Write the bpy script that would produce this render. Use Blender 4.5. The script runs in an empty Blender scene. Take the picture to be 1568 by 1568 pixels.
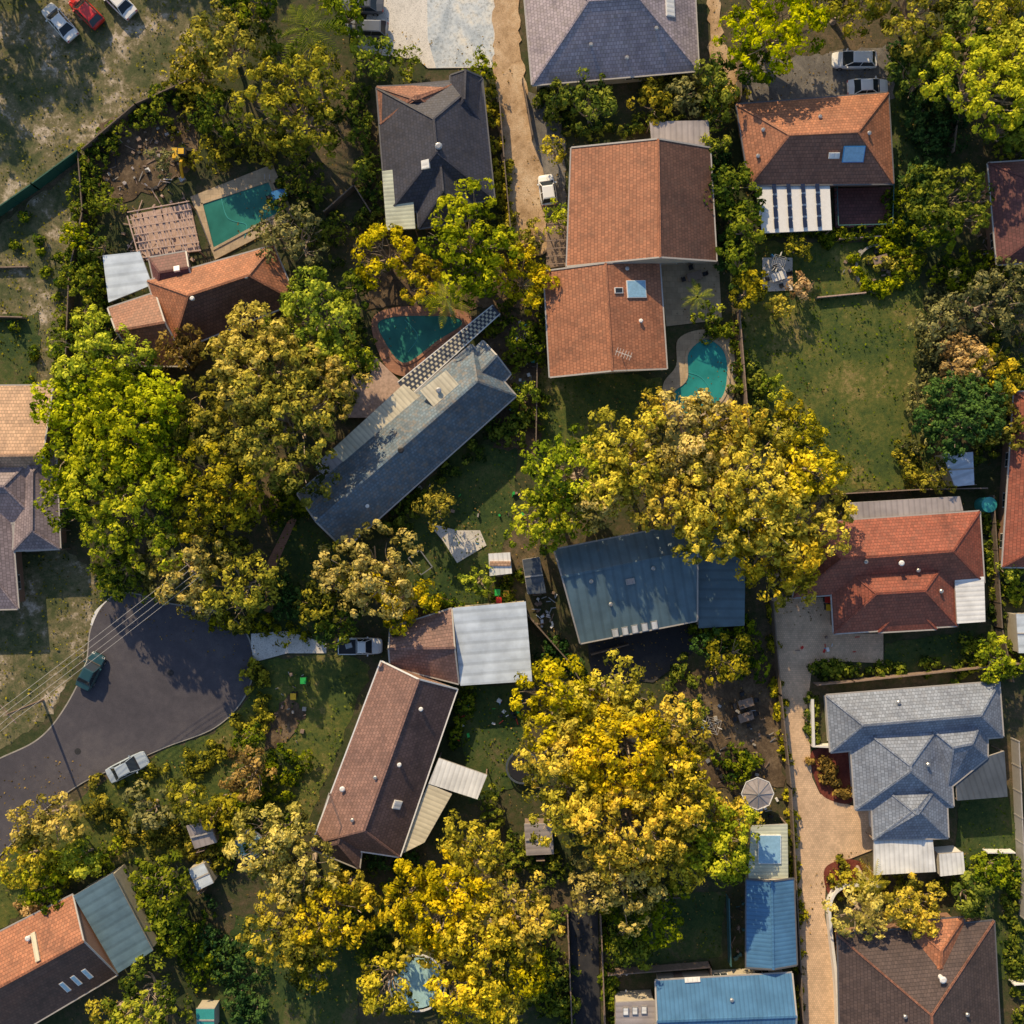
import bpy, math, random
import numpy as np
from mathutils import Vector, Matrix
random.seed(7); rng=np.random.default_rng(11)
S=0.07; H=110.0
sc=bpy.context.scene
COL=sc.collection
def P(x,y,h=0.0):
    k=(H-h)/H*S
    return Vector(((x-784)*k,(784-y)*k,h))
# ------------------------------------------------------------ materials
def newmat(name):
    m=bpy.data.materials.new(name); m.use_nodes=True
    nt=m.node_tree; b=nt.nodes['Principled BSDF']
    return m,nt,b
def N(nt,t,**k):
    n=nt.nodes.new(t)
    for a,v in k.items(): setattr(n,a,v)
    return n
def c4(c): return (c[0],c[1],c[2],1)
def sc3(c,f): return tuple(min(1,x*f) for x in c)
def ramp(nt,fac,stops):
    r=N(nt,'ShaderNodeValToRGB'); e=r.color_ramp.elements
    while len(e)<len(stops): e.new(0.5)
    for i,(p,c) in enumerate(stops):
        e[i].position=p; e[i].color=c4(c)
    nt.links.new(fac,r.inputs['Fac']); return r.outputs['Color']
def noise(nt,vec,scale,detail=4,rough=.6):
    n=N(nt,'ShaderNodeTexNoise'); n.inputs['Scale'].default_value=scale
    n.inputs['Detail'].default_value=detail; n.inputs['Roughness'].default_value=rough
    nt.links.new(vec,n.inputs['Vector']); return n.outputs['Fac']
def mix(nt,mode,fac,a,b):
    n=N(nt,'ShaderNodeMix',data_type='RGBA',blend_type=mode)
    if isinstance(fac,(int,float)): n.inputs[0].default_value=fac
    else: nt.links.new(fac,n.inputs[0])
    for s,i in ((a,6),(b,7)):
        if isinstance(s,tuple): n.inputs[i].default_value=c4(s)
        else: nt.links.new(s,n.inputs[i])
    return n.outputs[2]
def coords(nt,which='Object'):
    return N(nt,'ShaderNodeTexCoord').outputs[which]
def bump(nt,b,h,dist,st=1):
    n=N(nt,'ShaderNodeBump'); n.inputs['Distance'].default_value=dist; n.inputs['Strength'].default_value=st
    nt.links.new(h,n.inputs['Height']); nt.links.new(n.outputs['Normal'],b.inputs['Normal'])
def plain(name,c,rough=.6,var=.25,scale=3,metal=0,bd=0.0):
    m,nt,b=newmat(name); v=coords(nt)
    f=noise(nt,v,scale,5,.7)
    col=ramp(nt,f,[(.3,sc3(c,1-var)),(.7,sc3(c,1+var))])
    nt.links.new(col,b.inputs['Base Color']); b.inputs['Roughness'].default_value=rough
    b.inputs['Metallic'].default_value=metal
    if bd: bump(nt,b,f,bd)
    return m
def tile(name,c,lichen=(.25,.22,.16),la=.5,row=.36):
    m,nt,b=newmat(name); uv=coords(nt,'UV'); o=coords(nt)
    br=N(nt,'ShaderNodeTexBrick'); nt.links.new(uv,br.inputs['Vector'])
    br.inputs['Scale'].default_value=1; br.inputs['Brick Width'].default_value=.34
    br.inputs['Row Height'].default_value=row; br.inputs['Mortar Size'].default_value=.03
    br.inputs['Mortar Smooth'].default_value=.4
    br.inputs['Color1'].default_value=c4(sc3(c,1.2)); br.inputs['Color2'].default_value=c4(sc3(c,.78))
    br.inputs['Mortar'].default_value=c4(sc3(c,.5))
    s=ramp(nt,noise(nt,o,.35,6,.65),[(.3,(.55,.55,.58)),(.5,(.92,.9,.89)),(.72,(1.0,1.0,1.0))])
    c1=mix(nt,'MULTIPLY',1,br.outputs['Color'],s)
    lf=ramp(nt,noise(nt,o,1.6,8,.75),[(.48,(0,0,0)),(.72,(la,la,la))])
    c2=mix(nt,'MIX',lf,c1,lichen)
    nt.links.new(c2,b.inputs['Base Color']); b.inputs['Roughness'].default_value=.62
    w=N(nt,'ShaderNodeTexWave',bands_direction='Y',wave_profile='SAW'); w.inputs['Scale'].default_value=.314/row
    nt.links.new(uv,w.inputs['Vector'])
    bump(nt,b,w.outputs['Fac'],.035,.8)
    return m
def metalroof(name,c,rib=.42,rust=.12,rough=.38,contrast=.82):
    m,nt,b=newmat(name); uv=coords(nt,'UV'); o=coords(nt)
    w=N(nt,'ShaderNodeTexWave',bands_direction='X'); w.inputs['Scale'].default_value=.314/rib
    nt.links.new(uv,w.inputs['Vector'])
    k=ramp(nt,w.outputs['Fac'],[(.05,(contrast,)*3),(.35,(1,1,1))])
    st=ramp(nt,noise(nt,o,.5,7,.6),[(.35,sc3(c,.8)),(.65,sc3(c,1.1))])
    c1=mix(nt,'MULTIPLY',1,st,k)
    mp=N(nt,'ShaderNodeMapping'); mp.inputs['Scale'].default_value=(3,.35,1); nt.links.new(uv,mp.inputs['Vector'])
    rf=ramp(nt,noise(nt,mp.outputs[0],1.2,6,.7),[(.52,(0,0,0)),(.8,(rust,)*3)])
    c2=mix(nt,'MIX',rf,c1,(.16,.12,.09))
    nt.links.new(c2,b.inputs['Base Color']); b.inputs['Roughness'].default_value=rough
    bump(nt,b,w.outputs['Fac'],.02,.5)
    return m
def ground_mix(name,cols,s1=.12,s2=1.6,s3=9,bd=.05,rough=.95):
    m,nt,b=newmat(name); v=coords(nt)
    a=noise(nt,v,s1,5,.6); f=noise(nt,v,s2,6,.75); g=noise(nt,v,s3,3,.7)
    md=N(nt,'ShaderNodeMath',operation='MULTIPLY_ADD'); nt.links.new(a,md.inputs[0]); md.inputs[1].default_value=.58
    m2=N(nt,'ShaderNodeMath',operation='MULTIPLY'); nt.links.new(f,m2.inputs[0]); m2.inputs[1].default_value=.42
    nt.links.new(m2.outputs[0],md.inputs[2])
    n=len(cols); st=[(.38+.24*i/(n-1),c) for i,c in enumerate(cols)]
    c=ramp(nt,md.outputs[0],st)
    k=ramp(nt,g,[(.3,(.5,.5,.5)),(.5,(.9,.9,.9)),(.75,(1,1,1))])
    c=mix(nt,'MULTIPLY',1,c,k)
    nt.links.new(c,b.inputs['Base Color']); b.inputs['Roughness'].default_value=rough
    bump(nt,b,f,bd)
    return m
def leafmat(name,d,m_,l_,tr=.25):
    m=bpy.data.materials.new(name); m.use_nodes=True; nt=m.node_tree; nt.nodes.clear()
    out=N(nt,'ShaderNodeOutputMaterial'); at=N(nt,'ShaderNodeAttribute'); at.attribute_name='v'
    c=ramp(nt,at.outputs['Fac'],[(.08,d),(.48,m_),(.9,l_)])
    oi=N(nt,'ShaderNodeObjectInfo'); hs=N(nt,'ShaderNodeHueSaturation')
    def mr(lo,hi,mul):
        a=N(nt,'ShaderNodeMath',operation='MULTIPLY'); nt.links.new(oi.outputs['Random'],a.inputs[0]); a.inputs[1].default_value=mul
        f=N(nt,'ShaderNodeMath',operation='FRACT'); nt.links.new(a.outputs[0],f.inputs[0])
        r=N(nt,'ShaderNodeMapRange'); nt.links.new(f.outputs[0],r.inputs[0]); r.inputs[3].default_value=lo; r.inputs[4].default_value=hi; return r.outputs[0]
    nt.links.new(mr(.492,.51,1),hs.inputs['Hue']); nt.links.new(mr(.93,1.04,7.3),hs.inputs['Saturation']); nt.links.new(mr(.9,1.12,13.7),hs.inputs['Value'])
    nt.links.new(c,hs.inputs['Color']); c=hs.outputs['Color']
    df=N(nt,'ShaderNodeBsdfDiffuse')
    t=N(nt,'ShaderNodeBsdfTranslucent'); mx=N(nt,'ShaderNodeMixShader'); mx.inputs[0].default_value=tr
    nt.links.new(c,df.inputs['Color']); nt.links.new(c,t.inputs['Color'])
    nt.links.new(df.outputs[0],mx.inputs[1]); nt.links.new(t.outputs[0],mx.inputs[2]); nt.links.new(mx.outputs[0],out.inputs[0])
    return m
LEAF={
'gold':leafmat('leaf_gold',(.085,.095,.012),(.43,.37,.022),(.90,.70,.05)),
'lime':leafmat('leaf_lime',(.04,.075,.010),(.25,.32,.014),(.66,.66,.03)),
'green':leafmat('leaf_green',(.022,.052,.012),(.12,.175,.014),(.34,.37,.025)),
'olive':leafmat('leaf_olive',(.04,.055,.012),(.23,.225,.020),(.60,.51,.04)),
'tan':leafmat('leaf_tan',(.10,.10,.022),(.42,.36,.065),(.85,.68,.17)),
'dark':leafmat('leaf_dark',(.012,.04,.014),(.045,.11,.028),(.12,.21,.045)),
'grey':leafmat('leaf_grey',(.055,.07,.03),(.19,.20,.07),(.40,.37,.13)),
'peach':leafmat('leaf_peach',(.2,.12,.05),(.58,.37,.16),(.85,.6,.27)),
'rust':leafmat('leaf_rust',(.09,.06,.018),(.27,.18,.04),(.55,.36,.08)),
}
BARK=plain('bark',(.38,.30,.23),.85,.35,4,bd=.02)
M={}
M['ground']=ground_mix('ground_mat',[(.025,.045,.012),(.05,.068,.02),(.10,.085,.045),(.18,.13,.08)],.09,1.4,7)
M['lawn']=ground_mix('lawn_mat',[(.035,.07,.016),(.07,.11,.02),(.14,.155,.03),(.34,.26,.10)],.16,1.7,9)  # yellow end of the mix paints sun patches into the grass colour
M['lawn_d']=ground_mix('lawn_dark_mat',[(.02,.052,.014),(.042,.082,.018),(.08,.11,.026),(.15,.13,.06)],.2,1.8,9)
M['field']=ground_mix('field_mat',[(.05,.075,.022),(.10,.115,.045),(.22,.19,.10),(.66,.56,.45)],.2,1.1,6)
M['bark_litter']=ground_mix('litter_mat',[(.06,.04,.025),(.13,.09,.055),(.26,.19,.12)],.3,2.2,10)
M['dirt']=ground_mix('dirt_mat',[(.40,.26,.14),(.62,.43,.26),(.76,.58,.39)],.3,1.5,8)
M['gravel']=ground_mix('gravel_mat',[(.13,.12,.12),(.2,.19,.18),(.32,.29,.26)],.3,2,10)
M['asphalt']=ground_mix('asphalt_mat',[(.065,.062,.08),(.09,.085,.105),(.13,.12,.135)],.08,.8,14,.01,.85)
M['asphalt_d']=ground_mix('asphalt_d_mat',[(.025,.027,.036),(.04,.042,.05),(.07,.065,.065)],.1,1,10,.01)
M['concrete']=ground_mix('concrete_mat',[(.6,.58,.54),(.78,.75,.7),(.85,.82,.77)],.15,1.2,8,.01,.8)
M['concrete_b']=ground_mix('concrete_stained_mat',[(.40,.48,.56),(.66,.72,.76),(.84,.8,.7)],.3,.7,4,.01,.7)
def paver(name,c,w=.5,h=.25):
    m,nt,b=newmat(name); o=coords(nt); br=N(nt,'ShaderNodeTexBrick'); nt.links.new(o,br.inputs['Vector'])
    br.inputs['Scale'].default_value=1; br.inputs['Brick Width'].default_value=w; br.inputs['Row Height'].default_value=h
    br.inputs['Mortar Size'].default_value=.012
    br.inputs['Color1'].default_value=c4(sc3(c,1.1)); br.inputs['Color2'].default_value=c4(sc3(c,.88)); br.inputs['Mortar'].default_value=c4(sc3(c,.65))
    s=ramp(nt,noise(nt,o,.5,7,.7),[(.3,(.66,.66,.66)),(.65,(1,1,1))])
    nt.links.new(mix(nt,'MULTIPLY',1,br.outputs['Color'],s),b.inputs['Base Color']); b.inputs['Roughness'].default_value=.85
    return m
M['paver']=paver('paver_mat',(.80,.57,.38),.22,.22)
M['brickpave']=paver('brick_paving_mat',(.46,.23,.15),.4,.2)
M['sandstone']=paver('sandstone_mat',(.55,.43,.29),.6,.6)
M['t_grey']=tile('tile_grey_mauve',(.46,.40,.45))
M['t_char']=tile('tile_charcoal',(.055,.06,.09),(.11,.09,.08),.35)
M['t_choc']=tile('tile_chocolate',(.10,.072,.068),(.15,.1,.08),.4)
M['t_orange']=tile('tile_terracotta',(.46,.19,.10),(.28,.15,.09),.55)
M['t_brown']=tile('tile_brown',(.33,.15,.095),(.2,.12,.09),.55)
M['t_dbrown']=tile('tile_dark_brown',(.17,.085,.06),(.14,.09,.07),.5)  # a browner tile on one gable; elsewhere paints shaded slopes
M['t_red']=tile('tile_red',(.34,.10,.06),(.22,.11,.08),.5)
M['t_dred']=tile('tile_dark_red',(.18,.065,.06),(.1,.06,.05),.4)
M['t_blue']=tile('tile_blue_grey',(.14,.21,.28),(.32,.24,.16),.8)
M['t_slate']=tile('tile_slate',(.27,.32,.41),(.28,.27,.28),.3)
M['t_purple']=tile('tile_plum',(.30,.175,.145),(.2,.13,.12),.6)
M['t_dplum']=tile('tile_dark_plum',(.17,.11,.105),(.14,.1,.09),.5)  # darker copy of the plum tile, used to paint a shaded slope
M['t_pink']=tile('tile_tan',(.62,.40,.26),(.4,.27,.18),.4)
M['t_mauve']=tile('tile_mauve',(.34,.28,.30),(.27,.22,.24),.4)
M['m_blue']=metalroof('metal_slate_blue',(.12,.20,.255),1.0,.1)
M['m_sky']=metalroof('metal_blue',(.09,.23,.42),.45,.1)
M['m_pale']=metalroof('metal_pale_blue',(.66,.76,.88),1.1,.06)
M['m_white']=metalroof('metal_white',(.85,.87,.88),.5,.15)
M['m_cream']=metalroof('metal_cream',(.72,.66,.5),.5,.3)
M['m_greygreen']=metalroof('metal_grey_green',(.58,.62,.5),.4,.5)
M['m_grey']=metalroof('metal_grey',(.42,.38,.38),.6,.3)
M['m_dark']=metalroof('metal_dark',(.09,.11,.14),.6,.15)
M['wall_brick']=plain('wall_brick',(.28,.16,.11),.85,.2,8)
M['wall_cream']=plain('wall_cream',(.5,.45,.36),.8,.1,2)
M['wall_white']=plain('wall_white',(.72,.70,.66),.7,.1,2)
M['gutter']=plain('gutter_paint',(.42,.40,.38),.5,.1)
M['gutter_d']=plain('gutter_dark_paint',(.12,.12,.13),.5,.1)
M['white']=plain('white_paint',(.8,.8,.79),.45,.06)
M['glass']=plain('dark_glass',(.03,.04,.05),.08,.1)
M['sky_glass']=plain('skylight_glass',(.28,.5,.7),.1,.15)
M['solar']=plain('solar_panel',(.02,.03,.07),.1,.1)
M['timber']=plain('timber_grey',(.26,.19,.15),.85,.3,3)
M['timber_p']=plain('timber_pink_grey',(.5,.36,.30),.85,.3,3)
M['fence_w']=plain('fence_timber',(.17,.13,.10),.85,.3,3)
M['fence_g']=plain('fence_green',(.02,.10,.07),.6,.2)
M['rubber']=plain('rubber',(.02,.02,.02),.8,.2)
M['steel']=plain('steel',(.45,.45,.45),.35,.15,3,.6)
M['wire']=plain('wire_aluminium',(.6,.58,.55),.5,.1,3)
M['red']=plain('red_plastic',(.6,.03,.02),.4,.1)
M['greenp']=plain('green_plastic',(.03,.42,.08),.4,.1)
M['yellow']=plain('yellow_paint',(.8,.48,.02),.45,.15)
M['bluep']=plain('blue_plastic',(.04,.22,.55),.4,.1)
M['tealp']=plain('teal_plastic',(.05,.36,.36),.4,.1)
M['tealr']=plain('teal_rail_paint',(.05,.14,.15),.6,.2)
M['tarp']=plain('pool_cover_pale',(.38,.6,.62),.4,.25,1)
M['shade']=plain('dark_blue_shade_panel',(.05,.06,.09),.5,.2)
M['black']=plain('black_plastic',(.02,.02,.024),.5,.1)
M['mulch']=ground_mix('mulch_mat',[(.12,.025,.02),(.2,.045,.03),(.28,.08,.05)],.4,3,12)
M['kerb']=plain('kerb_concrete',(.36,.34,.31),.85,.2,2)
def water(name,c):
    m,nt,b=newmat(name); o=coords(nt)
    f=noise(nt,o,.35,4,.6)
    nt.links.new(ramp(nt,f,[(.3,sc3(c,.7)),(.7,sc3(c,1.25))]),b.inputs['Base Color'])
    b.inputs['Roughness'].default_value=.06; b.inputs['IOR'].default_value=1.33
    bump(nt,b,noise(nt,o,3,3,.5),.01,.5); return m
M['water']=water('pool_water',(.035,.20,.17)); M['water_b']=water('pool_water_aqua',(.03,.28,.28))
# ------------------------------------------------------------ mesh builder
class MB:
    def __init__(s): s.v=[];s.f=[];s.m=[];s.mats=[];s.uv=[]
    def mi(s,mat):
        if mat not in s.mats: s.mats.append(mat)
        return s.mats.index(mat)
    def face(s,pts,mat,up=False):
        pts=[Vector(p) for p in pts]
        n=Vector((0,0,0))
        for i in range(len(pts)):
            a=pts[i];b=pts[(i+1)%len(pts)]
            n+=Vector(((a.y-b.y)*(a.z+b.z),(a.z-b.z)*(a.x+b.x),(a.x-b.x)*(a.y+b.y)))
        if n.length<1e-9: return
        n.normalize()
        if up and n.z<0: pts.reverse(); n=-n
        if abs(n.z)>.998:
            e=max(((pts[(i+1)%len(pts)]-pts[i]) for i in range(len(pts))),key=lambda q:q.length)
            u=Vector((e.x,e.y,0)).normalized()
        else: u=Vector((0,0,1)).cross(n).normalized()
        w=n.cross(u)
        b0=len(s.v); s.v+=[tuple(p) for p in pts]; s.f.append(list(range(b0,b0+len(pts)))); s.m.append(s.mi(mat))
        s.uv+=[(p.dot(u),p.dot(w)) for p in pts]
    def prism(s,pts,z0,z1,mat,side=None):
        n=len(pts); zt=z1 if isinstance(z1,(list,tuple)) else [z1]*n; zb=z0 if isinstance(z0,(list,tuple)) else [z0]*n
        top=[Vector((p[0],p[1],zt[i])) for i,p in enumerate(pts)]; bot=[Vector((p[0],p[1],zb[i])) for i,p in enumerate(pts)]
        s.face(top,mat,True); s.face(list(reversed(bot)),side or mat)
        for i in range(n): j=(i+1)%n; s.face([bot[i],bot[j],top[j],top[i]],side or mat)
    def beam(s,a,b,w,h,mat):
        a=Vector(a);b=Vector(b);d=(b-a)
        if d.length<1e-6: return
        d.normalize()
        ref=Vector((0,0,1)) if abs(d.z)<.95 else Vector((1,0,0))
        r=d.cross(ref).normalized()*w/2; u=r.cross(d).normalized()*h/2
        q=[(-1,-1),(1,-1),(1,1),(-1,1)]
        A=[a+r*i+u*j for i,j in q];B=[b+r*i+u*j for i,j in q]
        s.face(A[::-1],mat); s.face(B,mat)
        for i in range(4): j=(i+1)%4; s.face([A[i],A[j],B[j],B[i]],mat)
    def box(s,c,sx,sy,sz,mat,ang=0):
        ca,sa=math.cos(ang),math.sin(ang)
        pts=[(c[0]+x*ca-y*sa,c[1]+x*sa+y*ca) for x,y in ((-sx/2,-sy/2),(sx/2,-sy/2),(sx/2,sy/2),(-sx/2,sy/2))]
        s.prism(pts,c[2],c[2]+sz,mat)
    def cyl(s,c,r,h,mat,n=12,r2=None):
        r2=r if r2 is None else r2
        A=[Vector((c[0]+r*math.cos(6.2832*i/n),c[1]+r*math.sin(6.2832*i/n),c[2])) for i in range(n)]
        B=[Vector((c[0]+r2*math.cos(6.2832*i/n),c[1]+r2*math.sin(6.2832*i/n),c[2]+h)) for i in range(n)]
        s.face(B,mat)
        for i in range(n): j=(i+1)%n; s.face([A[i],A[j],B[j],B[i]],mat)
    def obj(s,name,root=None,bevel=0):
        o0=root.location if root else Vector((0,0,0))
        if not root and s.v:
            a=np.array(s.v); o0=Vector((float(a[:,0].mean()),float(a[:,1].mean()),0))
        me=bpy.data.meshes.new(name)
        me.from_pydata([(x-o0.x,y-o0.y,z-o0.z) for x,y,z in s.v],[],s.f)
        uv=me.uv_layers.new(name='UVMap'); uv.data.foreach_set('uv',np.array(s.uv,dtype=np.float32).ravel())
        for m in s.mats: me.materials.append(m)
        me.polygons.foreach_set('material_index',s.m); me.update()
        o=bpy.data.objects.new(name,me); COL.objects.link(o)
        if root: o.parent=root
        else: o.location=o0
        if bevel:
            md=o.modifiers.new('bevel','BEVEL'); md.width=bevel; md.segments=2
        return o
def empty(name,loc):
    e=bpy.data.objects.new(name,None); e.location=loc; COL.objects.link(e); return e
# ------------------------------------------------------------ ground patches
def smooth(pts,n=6,closed=True):
    out=[];L=len(pts)
    rngi=range(L) if closed else range(L-1)
    for i in rngi:
        g=lambda k: pts[(i+k)%L] if closed else pts[max(0,min(L-1,i+k))]
        p0,p1,p2,p3=[Vector(g(k)) for k in (-1,0,1,2)]
        for t in range(n):
            t/=n
            out.append(.5*((2*p1)+(-p0+p2)*t+(2*p0-5*p1+4*p2-p3)*t*t+(-p0+3*p1-3*p2+p3)*t**3))
    if not closed: out.append(Vector(pts[-1]))
    return out
def densify(pts,step=8):
    out=[];L=len(pts)
    for i in range(L):
        a=Vector(pts[i]);b=Vector(pts[(i+1)%L]);n=max(1,int((b-a).length/step))
        for k in range(n): out.append(a.lerp(b,k/n))
    return out
zc=[0.006]
GRASS=[]
def patch(name,pts,mat,sm=False,jit=0,z=None):
    if z is None: zc[0]+=.004; z=zc[0]
    if mat in('lawn','lawn_d','field'): GRASS.append((list(pts),mat))
    if sm: pts=smooth(pts)
    if jit: pts=[(p[0]+random.uniform(-jit,jit),p[1]+random.uniform(-jit,jit)) for p in densify(pts,10)]
    b=MB(); b.face([P(p[0],p[1],0)+Vector((0,0,z)) for p in pts],M[mat],True)
    return b.obj(name)
def ribbon(mb,pts,w,z0,h,mat):
    n=len(pts); L=[];R=[]
    for i in range(n):
        a=pts[max(0,i-1)];c=pts[min(n-1,i+1)]; d=Vector((c[0]-a[0],c[1]-a[1],0)).normalized(); r=Vector((-d.y,d.x,0))*w/2
        p=Vector((pts[i][0],pts[i][1],0)); L.append(p+r);R.append(p-r)
    u=Vector((0,0,z0+h));d0=Vector((0,0,z0))
    for i in range(n-1):
        mb.face([L[i]+u,R[i]+u,R[i+1]+u,L[i+1]+u],mat,True)
        mb.face([L[i]+d0,L[i+1]+d0,L[i+1]+u,L[i]+u],mat); mb.face([R[i]+d0,R[i]+u,R[i+1]+u,R[i+1]+d0],mat)
    for i in (0,n-1): mb.face([L[i]+d0,R[i]+d0,R[i]+u,L[i]+u],mat)
g=MB(); g.face([(-900,-900,0),(900,-900,0),(900,900,0),(-900,900,0)],M['ground']); g.obj('ground')
patch('field',[(-300,-300),(420,-300),(330,60),(300,130),(215,170),(135,235),(0,330),(-300,500)],'field',jit=5)
patch('park_grass',[(-300,520),(0,345),(128,250),(140,330),(120,420),(110,590),(-300,600)],'field',jit=4)
patch('verge_grass',[(-300,840),(40,850),(100,840),(170,900),(150,930),(130,1000),(80,1090),(0,1150),(-300,1300)],'field',jit=4)
patch('verge_grass',[(-250,1560),(0,1330),(70,1250),(150,1205),(260,1145),(330,1120),(380,1070),(395,1010),(520,1000),(570,1020),(480,1240),(440,1310),(250,1310),(150,1330),(0,1420)],'lawn',jit=4)
patch('lawn',[(1145,370),(1400,370),(1420,500),(1400,600),(1440,745),(1290,752),(1150,640),(1135,490)],'lawn',jit=4)
patch('lawn',[(1350,80),(1460,110),(1450,400),(1370,380)],'lawn_d',jit=3)
patch('lawn',[(825,560),(1010,580),(1030,640),(960,690),(825,705)],'lawn',jit=4)
patch('lawn',[(640,760),(700,680),(790,680),(785,800),(740,930),(620,900),(600,800)],'lawn_d',jit=4)
patch('lawn',[(430,760),(530,850),(500,1000),(390,960),(420,860)],'lawn_d',jit=4)
patch('lawn',[(930,1370),(1110,1365),(1105,1465),(940,1480)],'lawn_d',jit=2)
patch('lawn',[(1470,1220),(1545,1220),(1600,1500),(1520,1500),(1460,1290)],'lawn_d',jit=3)
patch('lawn',[(1355,985),(1490,965),(1500,1010),(1350,1040)],'lawn_d',jit=2)
patch('lawn',[(360,1400),(560,1420),(540,1650),(300,1650)],'lawn_d',jit=4)
patch('lawn',[(700,1050),(800,1050),(800,1200),(720,1230)],'lawn_d',jit=4)
patch('lawn',[(20,600),(60,600),(60,480),(-100,480),(-100,600)],'lawn_d',jit=4)
patch('garden_bed',[(150,190),(300,130),(300,260),(200,310),(140,300)],'bark_litter',jit=8)
patch('garden_bed',[(1030,1030),(1195,1010),(1200,1200),(1090,1210),(1040,1120)],'bark_litter',jit=6)
patch('garden_bed',[(700,480),(830,480),(825,700),(760,680),(770,560)],'bark_litter',jit=6)
patch('garden_bed',[(410,1100),(440,1060),(470,1090),(430,1140),(400,1150)],'bark_litter',jit=5)
patch('garden_bed',[(540,380),(800,370),(800,470),(560,470)],'bark_litter',jit=6)
patch('gravel_yard',[(1110,80),(1200,90),(1360,70),(1370,150),(1130,160)],'gravel',jit=4)
patch('gravel_yard',[(800,130),(860,180),(870,330),(830,330),(815,230)],'gravel',jit=4)
patch('gravel_yard',[(900,985),(1080,950),(1060,1000),(1000,1045),(905,1035)],'asphalt_d')
patch('concrete_yard',[(590,-200),(770,-200),(757,104),(655,105),(640,92),(545,80),(570,0)],'concrete')
patch('concrete_yard',[(652,-200),(750,-200),(757,100),(668,105),(655,60)],'concrete_b')
patch('dirt_driveway',[(752,-200),(792,-200),(796,60),(806,140),(818,210),(836,290),(838,390),(785,395),(780,300),(762,200),(757,110)],'dirt',jit=3)
patch('dirt_track',[(1080,-200),(1100,-200),(1105,60),(1130,110),(1128,160),(1085,80)],'dirt',jit=4)
patch('paved_driveway',[(1180,915),(1275,915),(1278,970),(1352,970),(1352,1015),(1270,1012),(1242,1030),(1236,1080),(1243,1190),(1255,1215),(1300,1232),(1335,1240),(1338,1300),(1300,1315),(1265,1330),(1262,1400),(1280,1500),(1285,1800),(1235,1800),(1225,1500),(1210,1200),(1192,1040)],'paver')
patch('mulch_bed',[(1243,1150),(1298,1150),(1305,1225),(1265,1222),(1248,1195)],'mulch',sm=True)
patch('mulch_bed',[(1262,1330),(1300,1315),(1335,1330),(1330,1350),(1275,1375)],'mulch',sm=True)
patch('asphalt_driveway',[(872,1395),(915,1395),(925,1800),(885,1800)],'asphalt_d')
patch('patio_paving',[(655,800),(700,812),(735,812),(745,835),(700,862),(680,830)],'concrete')
patch('patio_paving',[(1010,405),(1100,400),(1105,490),(1020,500)],'sandstone')
patch('patio_paving',[(1167,395),(1213,395),(1213,445),(1167,447)],'concrete')
patch('garden_path',[(385,970),(440,966),(500,985),(500,1000),(440,1000),(385,1015)],'concrete')
patch('garden_path',[(410,860),(445,790),(455,795),(422,870),(418,940),(405,935)],'brickpave')
road=[(-400,1420),(-160,1240),(-60,1190),(0,1162),(60,1132),(100,1085),(132,1020),(140,965),(160,925),(195,908),(260,925),(325,935),(370,960),(388,1010),(375,1065),(330,1112),(255,1142),(195,1168),(130,1195),(60,1245),(0,1308),(-80,1380),(-400,1640)]
rs=smooth(road,8); rs=rs[:-8]
zc[0]+=.004
b=MB(); b.face([P(p[0],p[1])+Vector((0,0,zc[0])) for p in rs],M['asphalt'],True); b.obj('road')
b=MB(); ribbon(b,[P(p[0],p[1]) for p in rs],.28,0,.13,M['kerb']); b.obj('kerb')
b=MB(); q=smooth([(143,958),(150,938),(168,922)],6,False); ribbon(b,[P(p[0],p[1]) for p in q],.6,.02,.12,M['white']); b.obj('painted_kerb')
b=MB(); p=P(262,1030); b.cyl((p.x,p.y,zc[0]),.35,.015,M['asphalt_d'],16); p=P(120,1150); b.cyl((p.x,p.y,zc[0]),.35,.015,M['asphalt_d'],16); b.obj('manhole_cover')
b=MB(); q=[(1342+32*math.cos(a/24*6.2832),412+36*math.sin(a/24*6.2832)) for a in range(25)]
ribbon(b,[P(*p) for p in q],.25,0,.25,M['kerb']); b.obj('garden_edging')
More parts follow.
